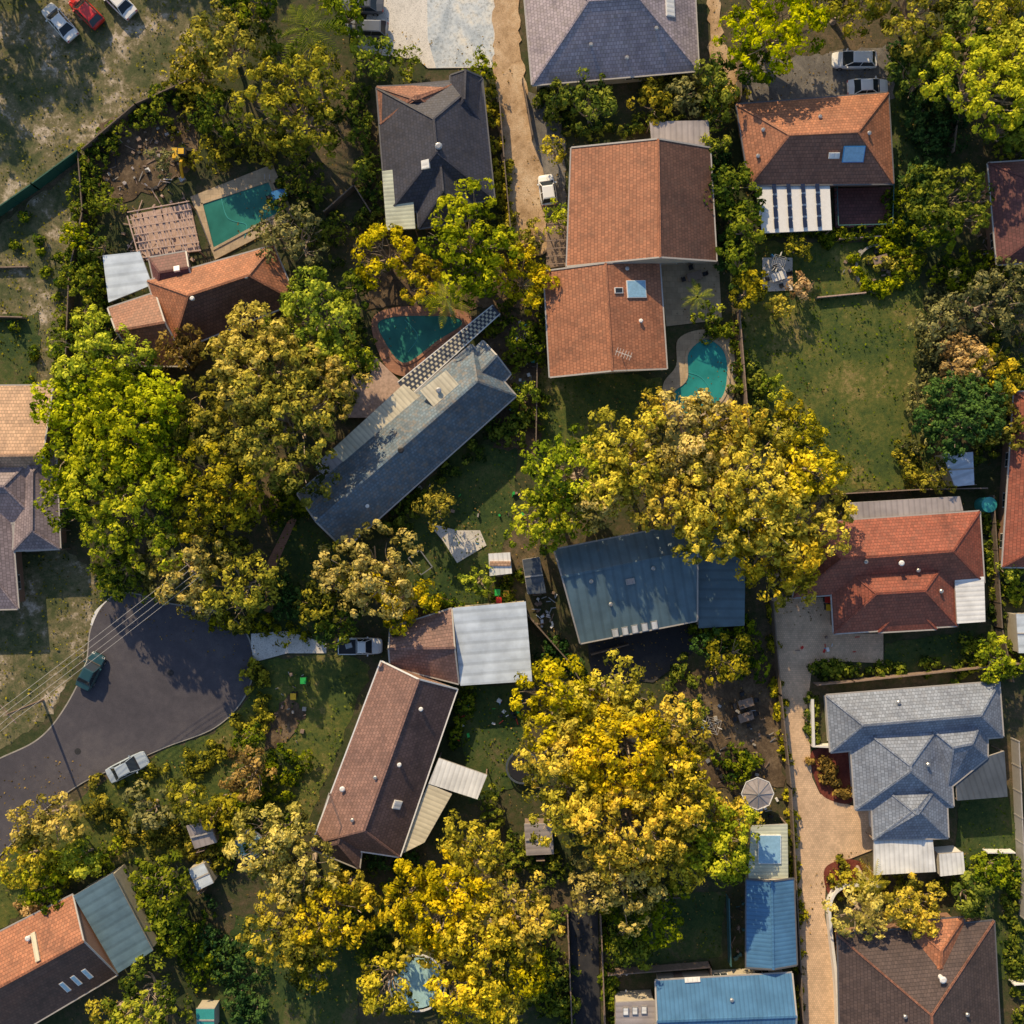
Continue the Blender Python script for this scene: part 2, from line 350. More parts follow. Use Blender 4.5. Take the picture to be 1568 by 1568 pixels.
# ------------------------------------------------------------ buildings
class House:
    def __init__(s,name,px,py):
        s.root=empty(name,P(px,py)); s.roof=MB(); s.walls=MB(); s.trim=MB(); s.win=MB(); s.fit=MB(); s.blocks=[]; s.k=0
    def wallring(s,pts,z1,mat,win=True):
        n=len(pts)
        s.walls.prism(pts,0,z1,mat)
        if not win: return
        cx=sum(p[0] for p in pts)/n; cy=sum(p[1] for p in pts)/n
        for i in range(n):
            a=Vector((pts[i][0],pts[i][1],0));c=Vector((pts[(i+1)%n][0],pts[(i+1)%n][1],0)); d=c-a;L=d.length
            if L<2.5: continue
            d.normalize(); nn=Vector((d.y,-d.x,0))
            if nn.dot(a.lerp(c,.5)-Vector((cx,cy,0)))<0: nn=-nn
            k=max(1,int(L/4)); ang=math.atan2(d.y,d.x)
            for j in range(k):
                m=a+d*L*(j+.5)/k+nn*.02
                if i==0 and j==0: s.win.box((m.x,m.y,.05),.95,.1,2.05,M['timber'],ang); continue
                s.win.box((m.x,m.y,.9),1.6,.08,1.2,M['white'],ang)
                for sd in (-.37,.37):
                    g_=m+nn*.04+d*sd; s.win.box((g_.x,g_.y,.96),.68,.03,1.08,M['glass'],ang)
    def block(s,c,mat,eave=2.8,ridge=4.8,hips=(4,4),t=.5,wall='wall_brick',gut='gutter',over=.55,cap=None,win=True,mat2=None):
        eave+=s.k*.017; ridge+=s.k*.011; s.k+=1
        A,B,C,D=[P(x,y,eave) for x,y in c]
        d=(B-A).normalized(); d2=(C-D).normalized(); dd=(d+d2).normalized()
        R1=A.lerp(D,t)+dd*hips[0]; R2=B.lerp(C,t)-dd*hips[1]; R1.z=R2.z=ridge
        m=M[mat]; r=s.roof
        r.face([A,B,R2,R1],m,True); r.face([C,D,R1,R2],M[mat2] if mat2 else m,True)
        w=M[wall]
        r.face([D,A,R1],m if hips[0]>.01 else w,True); r.face([B,C,R2],m if hips[1]>.01 else w,True)
        dz=Vector((0,0,.2)); q=[A,B,C,D]
        r.face([p-dz for p in q],M['white'])
        for i in range(4): r.face([q[i]-dz,q[(i+1)%4]-dz,q[(i+1)%4],q[i]],M[gut])
        zz=Vector((0,0,.02))
        cm=M[cap] if cap else m
        ctr=(A+B+C+D)/4
        def outw(a,b_):
            n=Vector((b_.y-a.y,-(b_.x-a.x),0)).normalized()
            return n if n.dot((a+b_)/2-ctr)>0 else -n
        for i in range(4):
            a,b_=q[i],q[(i+1)%4]
            if (i==3 and hips[0]<.01) or (i==1 and hips[1]<.01): continue
            o=outw(a,b_)*.07-Vector((0,0,.06)); s.trim.beam(a+o,b_+o,.14,.12,M[gut])
        s.trim.beam(R1+zz,R2+zz,.24,.12,cm)
        for e,(p,q_) in ((0,(D,A)),(1,(B,C))):
            R=(R1,R2)[e]
            for z_ in (p,q_): s.trim.beam(z_+zz,R+zz,.2 if hips[e]>.01 else .16,.1,cm if hips[e]>.01 else M[gut])
        pts=[]
        for i in range(4):
            p=q[i]; a=(q[i-1]-p).normalized(); b_=(q[(i+1)%4]-p).normalized()
            sn=max(.5,abs(a.x*b_.y-a.y*b_.x)); pts.append(p+(a+b_)*over/sn)
        s.wallring([(p.x,p.y) for p in pts],eave-.19,w,win)
        planes=[]
        for f in ([A,B,R2],[C,D,R1],[D,A,R1],[B,C,R2]):
            n=(f[1]-f[0]).cross(f[2]-f[0]).normalized()
            if n.z<0:n=-n
            if n.z>.05: planes.append((n,f[0].copy()))
        s.blocks.append(([(p.x,p.y) for p in q],planes,None))
        return s
    def flat(s,c,mat,h=2.6,posts=True,solid=None,th=.08,low=0):
        h+=s.k*.017; s.k+=1
        n=len(c); hs=[h]*n
        if low: hs=[h,h]+[h-low]*(n-2)
        pts=[P(c[i][0],c[i][1],hs[i]) for i in range(n)]
        s.roof.prism([(p.x,p.y) for p in pts],[z-th for z in hs],hs,M[mat],M['gutter'])
        ctr=sum(pts,Vector())/n
        if solid:
            s.walls.prism([(p.x+(ctr.x-p.x)*.04,p.y+(ctr.y-p.y)*.04) for p in pts],0,[z-th-.005 for z in hs],M[solid])
        elif posts:
            for p in pts:
                q=p.lerp(ctr,.03); s.trim.box((q.x,q.y,0),.11,.11,p.z-th-.003,M['timber'])
        for i in range(n):
            a,b_=pts[i],pts[(i+1)%n]; s.trim.beam(a.lerp(ctr,.01)-Vector((0,0,th+.07)),b_.lerp(ctr,.01)-Vector((0,0,th+.07)),.08,.12,M['gutter'])
        s.blocks.append(([(p.x,p.y) for p in pts],[(Vector((0,0,1)),Vector((0,0,sum(hs)/n)))],None))
        return s
    def z(s,x,y):
        best=None
        for poly,pl,_ in s.blocks:
            ins=False;n=len(poly)
            for i in range(n):
                x1,y1=poly[i];x2,y2=poly[(i+1)%n]
                if (y1>y)!=(y2>y) and x<(x2-x1)*(y-y1)/(y2-y1)+x1: ins=not ins
            if not ins: continue
            zz=min(((p0.z-(n_.x*(x-p0.x)+n_.y*(y-p0.y))/n_.z,n_) for n_,p0 in pl),key=lambda q:q[0])
            if best is None or zz[0]>best[0]: best=zz
        return best or (2.8,Vector((0,0,1)))
    def at(s,px,py):
        z=3.5
        for _ in range(4):
            p=P(px,py,z); z,n=s.z(p.x,p.y)
        return P(px,py,z),n
    def panel(s,px,py,w,l,mat,frame='white',ang=None,h=.15):
        p,n=s.at(px,py)
        if ang is None:
            u=Vector((0,0,1)).cross(n)
            u=u.normalized() if u.length>.02 else Vector((1,0,0))
        else: u=Vector((math.cos(ang),math.sin(ang),0)); u=(u-n*u.dot(n)).normalized()
        v=n.cross(u)
        def slab(W,L_,z0,z1,m):
            q=[(-W/2,-L_/2),(W/2,-L_/2),(W/2,L_/2),(-W/2,L_/2)]
            a=[p+u*x+v*y+n*z0 for x,y in q]; b_=[p+u*x+v*y+n*z1 for x,y in q]
            s.fit.face(b_,m)
            for i in range(4): s.fit.face([a[i],a[(i+1)%4],b_[(i+1)%4],b_[i]],m)
        slab(w,l,-.1,h,M[frame]); slab(w-.14,l-.14,h,h+.02,M[mat])
        return s
    def vent(s,px,py,r=.15,h=.4,mat='steel'):
        p,n=s.at(px,py); s.fit.cyl((p.x,p.y,p.z-.1),r,h,M[mat],10); s.fit.cyl((p.x,p.y,p.z-.1+h),r*1.5,.08,M[mat],10,r*.9); return s
    def antenna(s,px,py):
        p,n=s.at(px,py); t=p+Vector((0,0,1.8)); s.fit.beam(p,t,.05,.05,M['steel'])
        s.fit.beam(t+Vector((-.8,.3,0)),t+Vector((.8,-.3,0)),.06,.04,M['wire'])
        for i in range(6):
            c=t+Vector((-.7+.28*i,.26-.105*i,0)); s.fit.beam(c+Vector((-.15,-.4,0)),c+Vector((.15,.4,0)),.04,.03,M['wire'])
        return s
    def done(s):
        for mb,nm in ((s.roof,'roof'),(s.walls,'walls'),(s.trim,'gutters_and_ridges'),(s.win,'windows_and_doors'),(s.fit,'roof_fittings')):
            if mb.f: mb.obj(nm,s.root)
h=House('brick_house',935,30); h.block([(797,-75),(1060,-85),(1070,108),(815,130)],'t_grey',2.9,5.8,(6.3,6.3),wall='wall_cream')
h.block([(895,-140),(1010,-140),(1020,40),(905,40)],'t_grey',2.9,5.0,(0,4),.5)
h.panel(1025,2,3.2,1,'m_white'); h.vent(905,70).vent(1005,45).vent(960,90); h.done()
h=House('brick_house',660,240)
h.block([(577,135),(592,330),(757,305),(738,120)],'t_char',2.9,5.6,(4.8,4.8),.52,wall='wall_brick',gut='gutter_d')
h.block([(632,235),(641,350),(728,335),(716,235)],'t_char',2.9,4.9,(0,2.8),wall='wall_brick',gut='gutter_d')
h.block([(577,133),(582,190),(700,188),(697,128)],'t_brown',2.9,4.6,(2.2,2.2),.5,wall='wall_brick',gut='gutter_d')  # brown tiles paint the sunlit top slope of the charcoal roof
h.block([(690,115),(684,190),(738,190),(737,118)],'t_char',2.9,4.4,(0,2),wall='wall_brick',gut='gutter_d')
h.flat([(585,262),(629,256),(636,350),(592,352)],'m_greygreen',3.3); h.panel(652,252,.9,.9,'m_white'); h.vent(672,225,.25); h.done()
h=House('terracotta_house',950,390)
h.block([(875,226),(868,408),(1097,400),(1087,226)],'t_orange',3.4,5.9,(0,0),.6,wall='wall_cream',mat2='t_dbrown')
h.block([(833,415),(842,578),(1021,565),(1010,402)],'t_orange',3.2,4.8,(0,0),.52,wall='wall_cream')
h.flat([(995,186),(1085,184),(1088,230),(999,230)],'m_grey',3.0)
h.panel(974,443,1.8,2.1,'sky_glass'); h.panel(947,445,.6,.9,'glass'); h.vent(981,492,.15,.4,'white').vent(960,412); h.antenna(952,546); h.done()
h=House('terracotta_house',1250,215)
h.block([(1128,160),(1360,142),(1368,281),(1148,283)],'t_orange',2.9,5.2,(4.2,4.2),.5,gut='gutter_d',cap='t_orange',mat2='t_brown')  # second tile paints the lower slope's shade into its colour
h.flat([(1157,284),(1270,275),(1274,352),(1167,357)],'white',2.7)
for i in range(4):
    for j in range(4):
        a=P(1185+i*22+j*1,281-i*1+j*18,2.9); b_=P(1186+i*22+j*1,296-i+j*18,2.9); h.fit.beam(a,b_,.42,.05,M['solar'])
h.panel(1307,236,2.2,1.6,'sky_glass','bluep'); h.panel(1277,238,1.1,.6,'m_white'); h.vent(1168,200).vent(1255,180).vent(1160,240).vent(1330,205); h.done()
b=MB(); pts=[P(x,y) for x,y in ((1276,290),(1362,288),(1360,348),(1278,350))]; b.prism([(p.x,p.y) for p in pts],0,.35,M['t_dred'])
for i in range(1,4):
    a,c=pts[i],pts[(i+1)%4]; up=Vector((0,0,1.3)); b.beam(a+up,c+up,.08,.06,M['tealr'])
    n=int((c-a).length/.6)
    for k in range(n+1): q=a.lerp(c,k/max(1,n)); b.beam(q+Vector((0,0,.3)),q+up,.05,.05,M['tealr'])
b.obj('timber_deck')
h=House('brick_house',1570,320); h.block([(1513,250),(1527,405),(1700,395),(1690,238)],'t_dred',2.9,5.2,(4,4)); h.done()
h=House('brick_house',1600,740); h.block([(1553,600),(1535,868),(1700,870),(1700,600)],'t_red',2.9,5.4,(4,4)); h.done()
h=House('brick_house',320,460)
h.block([(226,430),(418,376),(455,462),(262,540)],'t_orange',2.9,5.6,(4.2,3.2),.46,mat2='t_dbrown')  # dark second tile is painted shade on the lower slope
h.block([(165,472),(238,448),(290,560),(215,560)],'t_brown',2.8,4.6,(0,0),.45)
h.block([(228,395),(285,385),(300,440),(240,450)],'t_dred',2.7,3.5,(1,0),.5)
h.flat([(157,391),(214,385),(233,436),(166,463)],'m_pale',2.6); h.vent(296,458,.16,.5,'white').vent(378,425); h.panel(271,412,.6,.6,'m_white'); h.done()
h=House('weatherboard_house',620,690)
h.block([(455,757),(722,528),(790,606),(527,841)],'t_blue',3.0,5.4,(0,2.2),.5,wall='wall_cream')
h.block([(700,560),(740,522),(782,572),(748,612)],'t_blue',2.9,4.2,(0,0),.5,wall='wall_cream')
h.flat([(505,692),(618,588),(643,607),(532,712)],'m_cream',3.35); h.flat([(480,712),(508,690),(532,712),(500,735)],'m_grey',3.3)
h.flat([(643,598),(683,567),(711,598),(672,633)],'m_cream',4.6,posts=False)
h.vent(615,690,.22,.8,'black').vent(563,775,.14,.4,'white').vent(672,598,.2); h.done()
# chequered shade-panel pergola
b=MB(); a=P(618,596,2.7); c=P(760,474,2.7); d=(c-a).normalized(); r=Vector((-d.y,d.x,0)); L=(c-a).length
W0,W1=.95,.6
b.prism([tuple((a-r*W0)[:2]),tuple((a+r*W0)[:2]),tuple((c+r*W1)[:2]),tuple((c-r*W1)[:2])],2.66,2.72,M['shade'])
n=int(L/.55)
for i in range(n):
    wd=W0+(W1-W0)*i/n
    for k in range(4):
        p=a+d*(i+.5+(.5 if k%2 else 0))*L/n*.97+r*wd*(k-1.5)*.5; b.box((p.x,p.y,2.723),.28,.26,.03,M['m_cream'],math.atan2(d.y,d.x))
for sd in (-1,1): b.beam(a+r*sd*W0,c+r*sd*W1,.1,.14,M['white'])
for k in (0,.33,.66,1):
    for sd in (-.8,.8): p=a.lerp(c,k)+r*sd*(W0+(W1-W0)*k); b.beam((p.x,p.y,2.65),(p.x,p.y,0),.1,.1,M['white'])
b.obj('pergola')
h=House('brick_house',700,985)
h.block([(597,962),(692,932),(703,1047),(597,1020)],'t_purple',3.0,4.2,(0,0),.5)
h.flat([(693,931),(805,921),(815,1043),(705,1050)],'m_pale',3.5,solid='wall_cream',low=.5); h.done()
h=House('brick_house',590,1170)
h.block([(584,1012),(478,1292),(612,1312),(700,1055)],'t_purple',2.9,5.2,(0,3),.52,gut='white',mat2='t_dplum')  # darker plum on the right slope is shade put into the tile colour
h.block([(505,1215),(478,1300),(550,1330),(560,1250)],'t_dplum',2.85,4.0,(2,2),.5)
h.flat([(672,1161),(746,1187),(731,1224),(656,1200)],'m_white',2.7); h.flat([(656,1200),(692,1216),(650,1290),(610,1310)],'m_cream',2.6)
h.panel(608,1232,.9,.9,'m_white'); h.vent(612,1170,.16,.5,'white').vent(645,1085,.16,.5,'white').vent(525,1207,.2,.5,'white').vent(575,1190).vent(540,1255)
h.done()
h=House('metal_roof_house',990,885)
h.block([(848,842),(1062,800),(1068,950),(888,985)],'m_blue',3.0,4.7,(0,0),.28,wall='wall_cream',cap='m_blue')
h.flat([(1062,812),(1142,805),(1140,958),(1070,962)],'m_blue',2.9,solid='wall_cream',low=.4)
h.vent(905,890).vent(1000,870).vent(935,925); h.panel(965,890,.9,.6,'m_grey','gutter')
for i in range(5): h.panel(942+i*15,969-i*3,.7,.9,'m_white','steel')
h.done()
def shed(px,py,c,mat,hh,solid,low=0):
    h=House('garden_shed',px,py); h.flat(c,mat,hh,solid=solid,low=low)
    q=[P(x,y,hh+.03) for x,y in c]; h.fit.beam(q[0].lerp(q[3],.5),q[1].lerp(q[2],.5),.16,.07,M['gutter'])
    q=[P(x,y,0) for x,y in c]; m=q[2].lerp(q[3],.5); d=(q[2]-q[3]).normalized(); h.win.box((m.x,m.y,.02),.9,.06,1.9,M['timber'],math.atan2(d.y,d.x)); return h
shed(818,882,[(800,857),(826,853),(836,908),(808,910)],'m_dark',2.4,'wall_cream').done()
h=shed(766,863,[(748,848),(781,846),(784,878),(750,882)],'m_white',2.3,'wall_cream'); h.panel(766,863,2.2,.5,'t_pink','t_pink'); h.done()
shed(825,1285,[(803,1262),(845,1262),(848,1308),(806,1310)],'m_grey',2.3,'timber',.2).done()
shed(305,1275,[(285,1265),(320,1258),(332,1290),(298,1300)],'m_grey',2.3,'timber',.2).done()
shed(305,1345,[(288,1332),(312,1322),(327,1352),(302,1364)],'m_pale',2.1,'wall_cream').done()
shed(305,1560,[(300,1545),(328,1545),(328,1580),(302,1580)],'tealp',2.1,'wall_cream').done()
shed(1467,718,[(1443,695),(1490,692),(1492,742),(1462,745)],'m_pale',2.3,'wall_cream').done()
shed(1562,965,[(1556,940),(1600,940),(1600,1000),(1560,1000)],'m_pale',2.3,'wall_cream').done()
h=House('terracotta_house',1370,880)
h.block([(1225,802),(1500,783),(1507,893),(1215,915)],'t_red',2.9,5.2,(4,4),.5)
h.block([(1270,850),(1462,840),(1466,958),(1277,970)],'t_red',2.9,4.8,(4,4),.5)
h.block([(1340,870),(1430,866),(1434,963),(1345,968)],'t_red',2.9,3.9,(3,3.2),.5)
h.flat([(1462,886),(1507,883),(1509,952),(1466,955)],'m_white',3.2); h.flat([(1300,770),(1470,760),(1475,782),(1300,796)],'m_grey',2.6)
h.vent(1405,873).vent(1325,860).vent(1378,862,.2,.6,'white').vent(1440,905); h.done()
h=House('modern_house',1400,1170)
h.block([(1265,1065),(1530,1044),(1536,1128),(1272,1152)],'t_slate',2.9,4.8,(3,3),.5,wall='wall_white')
h.block([(1300,1100),(1310,1240),(1460,1235),(1450,1095)],'t_slate',2.9,5.4,(4.5,4.5),.5,wall='wall_white')
h.block([(1395,1090),(1512,1080),(1512,1160),(1450,1210)],'t_slate',2.9,4.5,(2,2.5),.5,wall='wall_white')
h.block([(1333,1190),(1338,1286),(1452,1283),(1448,1185)],'t_slate',2.9,4.9,(3.5,3.8),.5,wall='wall_white')
h.flat([(1338,1286),(1428,1282),(1433,1335),(1338,1340)],'m_white',2.7); h.flat([(1438,1308),(1475,1305),(1478,1338),(1440,1342)],'m_white',2.3,solid='wall_white')
h.flat([(1462,1175),(1538,1150),(1543,1220),(1466,1226)],'m_dark',2.7); h.vent(1420,1170).vent(1375,1075); h.done()
h=House('brick_house',1410,1520); h.block([(1283,1432),(1288,1660),(1535,1650),(1522,1410)],'t_choc',2.9,6.2,(7.5,7.5),.5,gut='gutter_d',cap='t_brown')
h.block([(1390,1412),(1380,1500),(1478,1500),(1476,1405)],'t_orange',2.9,4.6,(2.5,2),.5,gut='gutter_d'); h.vent(1440,1496,.25,.8,'white').vent(1385,1555).vent(1480,1552); h.done()  # orange tiles paint sunlight on the top slope of the dark roof
h=House('brick_house',40,1480); h.block([(-140,1498),(112,1370),(180,1492),(-70,1640)],'t_orange',2.9,5.3,(0,0),.46,mat2='t_dbrown')  # dark brown far slope: painted shade, same roof tile
h.flat([(112,1372),(172,1337),(234,1456),(181,1490)],'m_blue',3.4,solid='wall_cream')
for x,y in ((100,1510),(117,1500),(134,1490)): h.panel(x,y,.5,1.4,'sky_glass','white')
h.panel(55,1450,.5,3,'m_cream','m_cream'); h.vent(45,1435,.2,.5,'white'); h.done()
h=House('brick_house',20,720); h.block([(-150,592),(82,590),(76,725),(-150,728)],'t_pink',3.0,4.6,(4,0),.8)
h.block([(30,690),(20,843),(92,840),(85,683)],'t_mauve',2.9,4.0,(2.5,2),.5); h.block([(-60,690),(60,690),(60,800),(-60,800)],'t_mauve',2.85,4.3,(0,3),.5)
h.block([(-110,732),(12,728),(28,932),(-100,935)],'t_mauve',2.8,4.6,(4,4),.5)
h.flat([(38,815),(92,812),(92,842),(38,845)],'m_grey',2.5); h.done()
h=House('metal_roof_house',1180,1370)
h.flat([(1150,1265),(1206,1262),(1207,1345),(1146,1345)],'m_greygreen',2.7)
h.block([(1143,1346),(1143,1482),(1220,1478),(1215,1345)],'m_sky',2.8,3.5,(0,0),.5,wall='wall_cream',cap='m_sky',gut='gutter_d')
h.panel(1178,1300,2.4,3.0,'sky_glass','m_white'); h.done()
h=House('metal_roof_house',1110,1550); h.block([(1003,1502),(1213,1490),(1216,1650),(1003,1650)],'m_sky',2.9,4.3,(0,0),.35,wall='wall_cream',cap='m_sky')
h.flat([(943,1535),(1003,1532),(1003,1650),(943,1650)],'m_grey',2.8,solid='wall_cream')
for i in range(3): h.panel(958+i*14,1548-i,.6,.8,'m_white','steel')
h.panel(1060,1500,1.6,.5,'m_white'); h.vent(1120,1530); h.done()
b=MB()
for i in range(17):
    t=i/16; a=P(198+90*t+random.uniform(-4,4),325-15*t+random.uniform(-6,6),2.4); c=P(215+92*t+random.uniform(-4,4),395-8*t+random.uniform(-6,6),2.4); b.beam(a,c,.08+.1*random.random(),.1,M['timber_p'])
for i in range(7):
    t=i/6; a=P(195+20*t,325+70*t,2.5); c=P(290+18*t,308+75*t,2.5); b.beam(a,c,.1,.1,M['timber_p'])
for x,y in ((200,328),(290,312),(215,393),(305,385)): p=P(x,y,2.4); b.beam(p,(p.x,p.y,0),.12,.12,M['timber'])
pts=[P(x,y) for x,y in ((200,330),(292,312),(308,385),(218,396))]; b.prism([(p.x,p.y) for p in pts],0,.2,M['timber_p'])
b.obj('wooden_pergola')
b=MB(); pts=[P(x,y) for x,y in ((555,528),(622,592),(575,640),(520,640))]; b.prism([(p.x,p.y) for p in pts],0,.45,M['timber_p']); b.obj('timber_deck')
b=MB(); pts=[P(x,y) for x,y in ((838,340),(868,338),(868,408),(836,412))]; b.prism([(p.x,p.y) for p in pts],0,.4,M['timber'])
for i in range(6):
    a=P(836,345+i*12,2.2); c=P(866,343+i*12,2.2); b.beam(a,c,.1,.1,M['timber'])
for x,y in ((837,342),(866,342),(837,408),(866,408)): p=P(x,y,2.2); b.beam(p,(p.x,p.y,.4),.1,.1,M['timber'])
b.obj('wooden_pergola')
# ------------------------------------------------------------ pools
def pool(outer,inner,cop,wat,sm=True,hose=None):
    r=empty('swimming_pool',P(sum(p[0] for p in inner)/len(inner),sum(p[1] for p in inner)/len(inner)))
    if sm: inner=smooth(inner,6); outer=smooth(outer,6)
    b=MB(); b.face([P(*p)+Vector((0,0,.18)) for p in outer],M[cop],True)
    n=len(outer)
    for i in range(n):
        a=P(*outer[i]);c=P(*outer[(i+1)%n]); b.face([a,c,c+Vector((0,0,.18)),a+Vector((0,0,.18))],M[cop])
    b.obj('surround',r)
    b=MB(); b.face([P(*p)+Vector((0,0,.19)) for p in inner],M[wat],True); b.obj('water',r)
    b=MB(); ribbon(b,[P(*p) for p in list(inner)+[inner[0]]],.3,.18,.09,M['sandstone' if cop!='brickpave' else 'brickpave']); b.obj('coping',r)
    b=MB()
    if hose:
        q=smooth(hose,6,False)
        for i in range(len(q)-1): b.beam(P(*q[i])+Vector((0,0,.21)),P(*q[i+1])+Vector((0,0,.21)),.06,.05,M['tealp'])
    p=P(*inner[len(inner)//3])
    for sd in (-.25,.25): b.beam(p+Vector((sd,0,.1)),p+Vector((sd,0,.9)),.05,.05,M['steel']); b.beam(p+Vector((sd,0,.9)),p+Vector((sd,.5,.9)),.05,.05,M['steel'])
    b.obj('ladder_and_cleaner_hose',r)
pool([(292,302),(418,252),(452,335),(330,398)],[(309,312),(412,278),(432,326),(328,382)],'sandstone','water',False,[(340,305),(350,335),(378,345),(375,365)])
pool([(570,490),(600,472),(660,470),(712,478),(722,505),(680,545),(640,575),(600,570),(578,535)],[(577,495),(600,484),(650,482),(700,485),(708,500),(670,525),(630,555),(608,553),(585,520)],'brickpave','water',True,[(620,490),(640,515),(625,540)])
pool([(1038,520),(1075,505),(1115,515),(1125,560),(1120,615),(1080,650),(1020,640),(1015,590),(1035,560)],[(1052,540),(1080,518),(1108,535),(1115,570),(1105,612),(1060,640),(1030,625),(1030,600),(1050,580)],'sandstone','water_b',True,[(1050,570),(1075,580),(1095,612)])
def tramp(name,px,py,r,top,rim):
    b=MB(); p=P(px,py); b.cyl((p.x,p.y,.75),r*.9,.03,M[top],28)
    n=28
    for i in range(n):
        a=i/n*6.2832;c=(i+1)/n*6.2832
        b.beam((p.x+r*math.cos(a),p.y+r*math.sin(a),.8),(p.x+r*math.cos(c),p.y+r*math.sin(c),.8),.2,.08,M[rim])
        if i%5==0: b.beam((p.x+r*math.cos(a),p.y+r*math.sin(a),0),(p.x+r*math.cos(a),p.y+r*math.sin(a),.8),.06,.06,M['steel'])
    b.obj(name)
tramp('trampoline',800,1172,1.7,'black','m_dark'); tramp('above_ground_pool',640,1500,3.0,'tarp','white'); tramp('trampoline',385,1290,1.5,'tarp','steel')
b=MB(); p=P(1160,1215,2.3)
for i in range(8):
    a=i/8*6.2832;c=(i+1)/8*6.2832;R=1.7
    b.face([(p.x,p.y,2.7),(p.x+R*math.cos(a),p.y+R*math.sin(a),2.3),(p.x+R*math.cos(c),p.y+R*math.sin(c),2.3)],M['m_grey'],True)
    b.beam((p.x,p.y,2.73),(p.x+R*math.cos(a),p.y+R*math.sin(a),2.33),.05,.04,M['steel'])
    b.beam((p.x+R*math.cos(a),p.y+R*math.sin(a),2.33),(p.x+R*math.cos(c),p.y+R*math.sin(c),2.33),.08,.06,M['white'])
b.beam((p.x,p.y,0),(p.x,p.y,2.7),.08,.08,M['steel']); b.cyl((p.x,p.y,0),.9,.75,M['white'],14); b.obj('garden_gazebo')
def clothes(px,py,r=1.4):
    b=MB(); p=P(px,py); b.beam(p,p+Vector((0,0,2)),.07,.07,M['steel'])
    for i in range(4):
        a=i*1.5708+.5; e=p+Vector((r*math.cos(a),r*math.sin(a),2.1)); b.beam(p+Vector((0,0,1.9)),e,.05,.05,M['steel'])
        for k in (.4,.7,1):
            c=a+1.5708; b.beam(p+Vector((k*r*math.cos(a),k*r*math.sin(a),2.1)),p+Vector((k*r*math.cos(c),k*r*math.sin(c),2.1)),.02,.02,M['wire'])
    for i in range(5): a=random.random()*6.28; b.box((p.x+.9*math.cos(a),p.y+.9*math.sin(a),1.5),.4,.04,.6,M[random.choice(['white','bluep','white'])],a)
    b.obj('rotary_clothesline')
clothes(1085,1105,1.1); clothes(718,828,1.0); clothes(1185,408,.9)
def bins(px,py,cols):
    for i,c in enumerate(cols):
        p=P(px+i*2,py+i*12); b=MB()
        b.prism([(p.x-.25,p.y-.28),(p.x+.25,p.y-.28),(p.x+.25,p.y+.28),(p.x-.25,p.y+.28)],.05,.95,M['greenp' if c=='greenp' else 'black'])
        b.prism([(p.x-.3,p.y-.34),(p.x+.3,p.y-.34),(p.x+.3,p.y+.34),(p.x-.3,p.y+.34)],.953,1.05,M[c])
        b.beam((p.x-.28,p.y+.38,1.0),(p.x+.28,p.y+.38,1.0),.05,.05,M['black'])
        for sd in (-.22,.22): b.cyl((p.x+sd,p.y+.3,0),.1,.15,M['rubber'],8)
        b.obj('wheelie_bin',bevel=.02)
bins(1263,917,['red','yellow']); bins(762,906,['greenp','red']); bins(467,1040,['greenp']); bins(452,1064,['yellow']); bins(775,908,['yellow'])
def table(px,py,mat='timber'):
    b=MB(); p=P(px,py); b.box((p.x,p.y,.7),1.6,.9,.05,M[mat],.3)
    for i in range(4): sx=(-1,1)[i%2]*.6;sy=(-1,1)[i//2]*.3; b.beam((p.x+sx,p.y+sy,0),(p.x+sx,p.y+sy,.7),.06,.06,M['steel'])
    for i in range(4):
        a=i*1.57+.3; c=p+Vector((1.2*math.cos(a),1.0*math.sin(a),0)); b.box((c.x,c.y,.42),.45,.45,.05,M['black'],a); c2=c+Vector((.22*math.cos(a),.22*math.sin(a),0)); b.box((c2.x,c2.y,.47),.05,.45,.45,M['black'],a)
        b.beam((c.x,c.y,0),(c.x,c.y,.42),.3,.3,M['black'])
    b.obj('outdoor_table')
table(1062,425); table(1190,425,'white'); table(1140,1075); table(1140,1096); table(1345,400); table(430,300,'bluep')
def clutter(name,pts,n,mats,mx=1.2):
    b=MB()
    for _ in range(n):
        x=random.uniform(pts[0],pts[2]);y=random.uniform(pts[1],pts[3]); p=P(x,y)
        if random.random()<.5: b.box((p.x,p.y,.02),random.uniform(.15,.45),random.uniform(.15,.45),random.uniform(.1,.5),M[random.choice(mats)],random.random()*3)
        else: a=random.random()*3.14;l=random.uniform(.3,mx); b.beam((p.x,p.y,.1),(p.x+l*math.cos(a),p.y+l*math.sin(a),.1+random.random()*.3),.09,.06,M[random.choice(mats)])
    b.obj(name)
clutter('timber_pile',(165,185,290,300),80,['timber','timber','m_grey','timber','kerb','black','white'],1.2)
clutter('building_rubble',(190,300,300,400),40,['timber_p','timber'],2.0)
clutter('garden_clutter',(820,905,850,960),34,['white','steel','timber','m_pale'],1.0)
clutter('garden_clutter',(1195,975,1320,1000),10,['white','bluep','red','timber'],.5)
clutter('garden_clutter',(755,1070,800,1110),24,['bluep','greenp','red','black','white'],.8)
clutter('garden_clutter',(1050,1080,1180,1200),40,['timber','steel','kerb','black','timber'],1.0)
clutter('garden_clutter',(420,1020,470,1140),16,['kerb','timber','timber'],.4)
clutter('garden_clutter',(700,1080,720,1150),10,['red','greenp','white'],.5)
clutter('garden_clutter',(1120,1200,1190,1260),26,['steel','white','kerb','black'],.9)
clutter('garden_clutter',(780,480,825,640),26,['kerb','tealp','timber','white'],.8)
clutter('stepping_stones',(930,1485,960,1530),14,['white','kerb'],.5)
clutter('garden_clutter',(1495,300,1512,400),14,['steel','black','timber'],.8)
clutter('garden_clutter',(1110,1380,1140,1470),16,['timber','black','tealr'],.9)
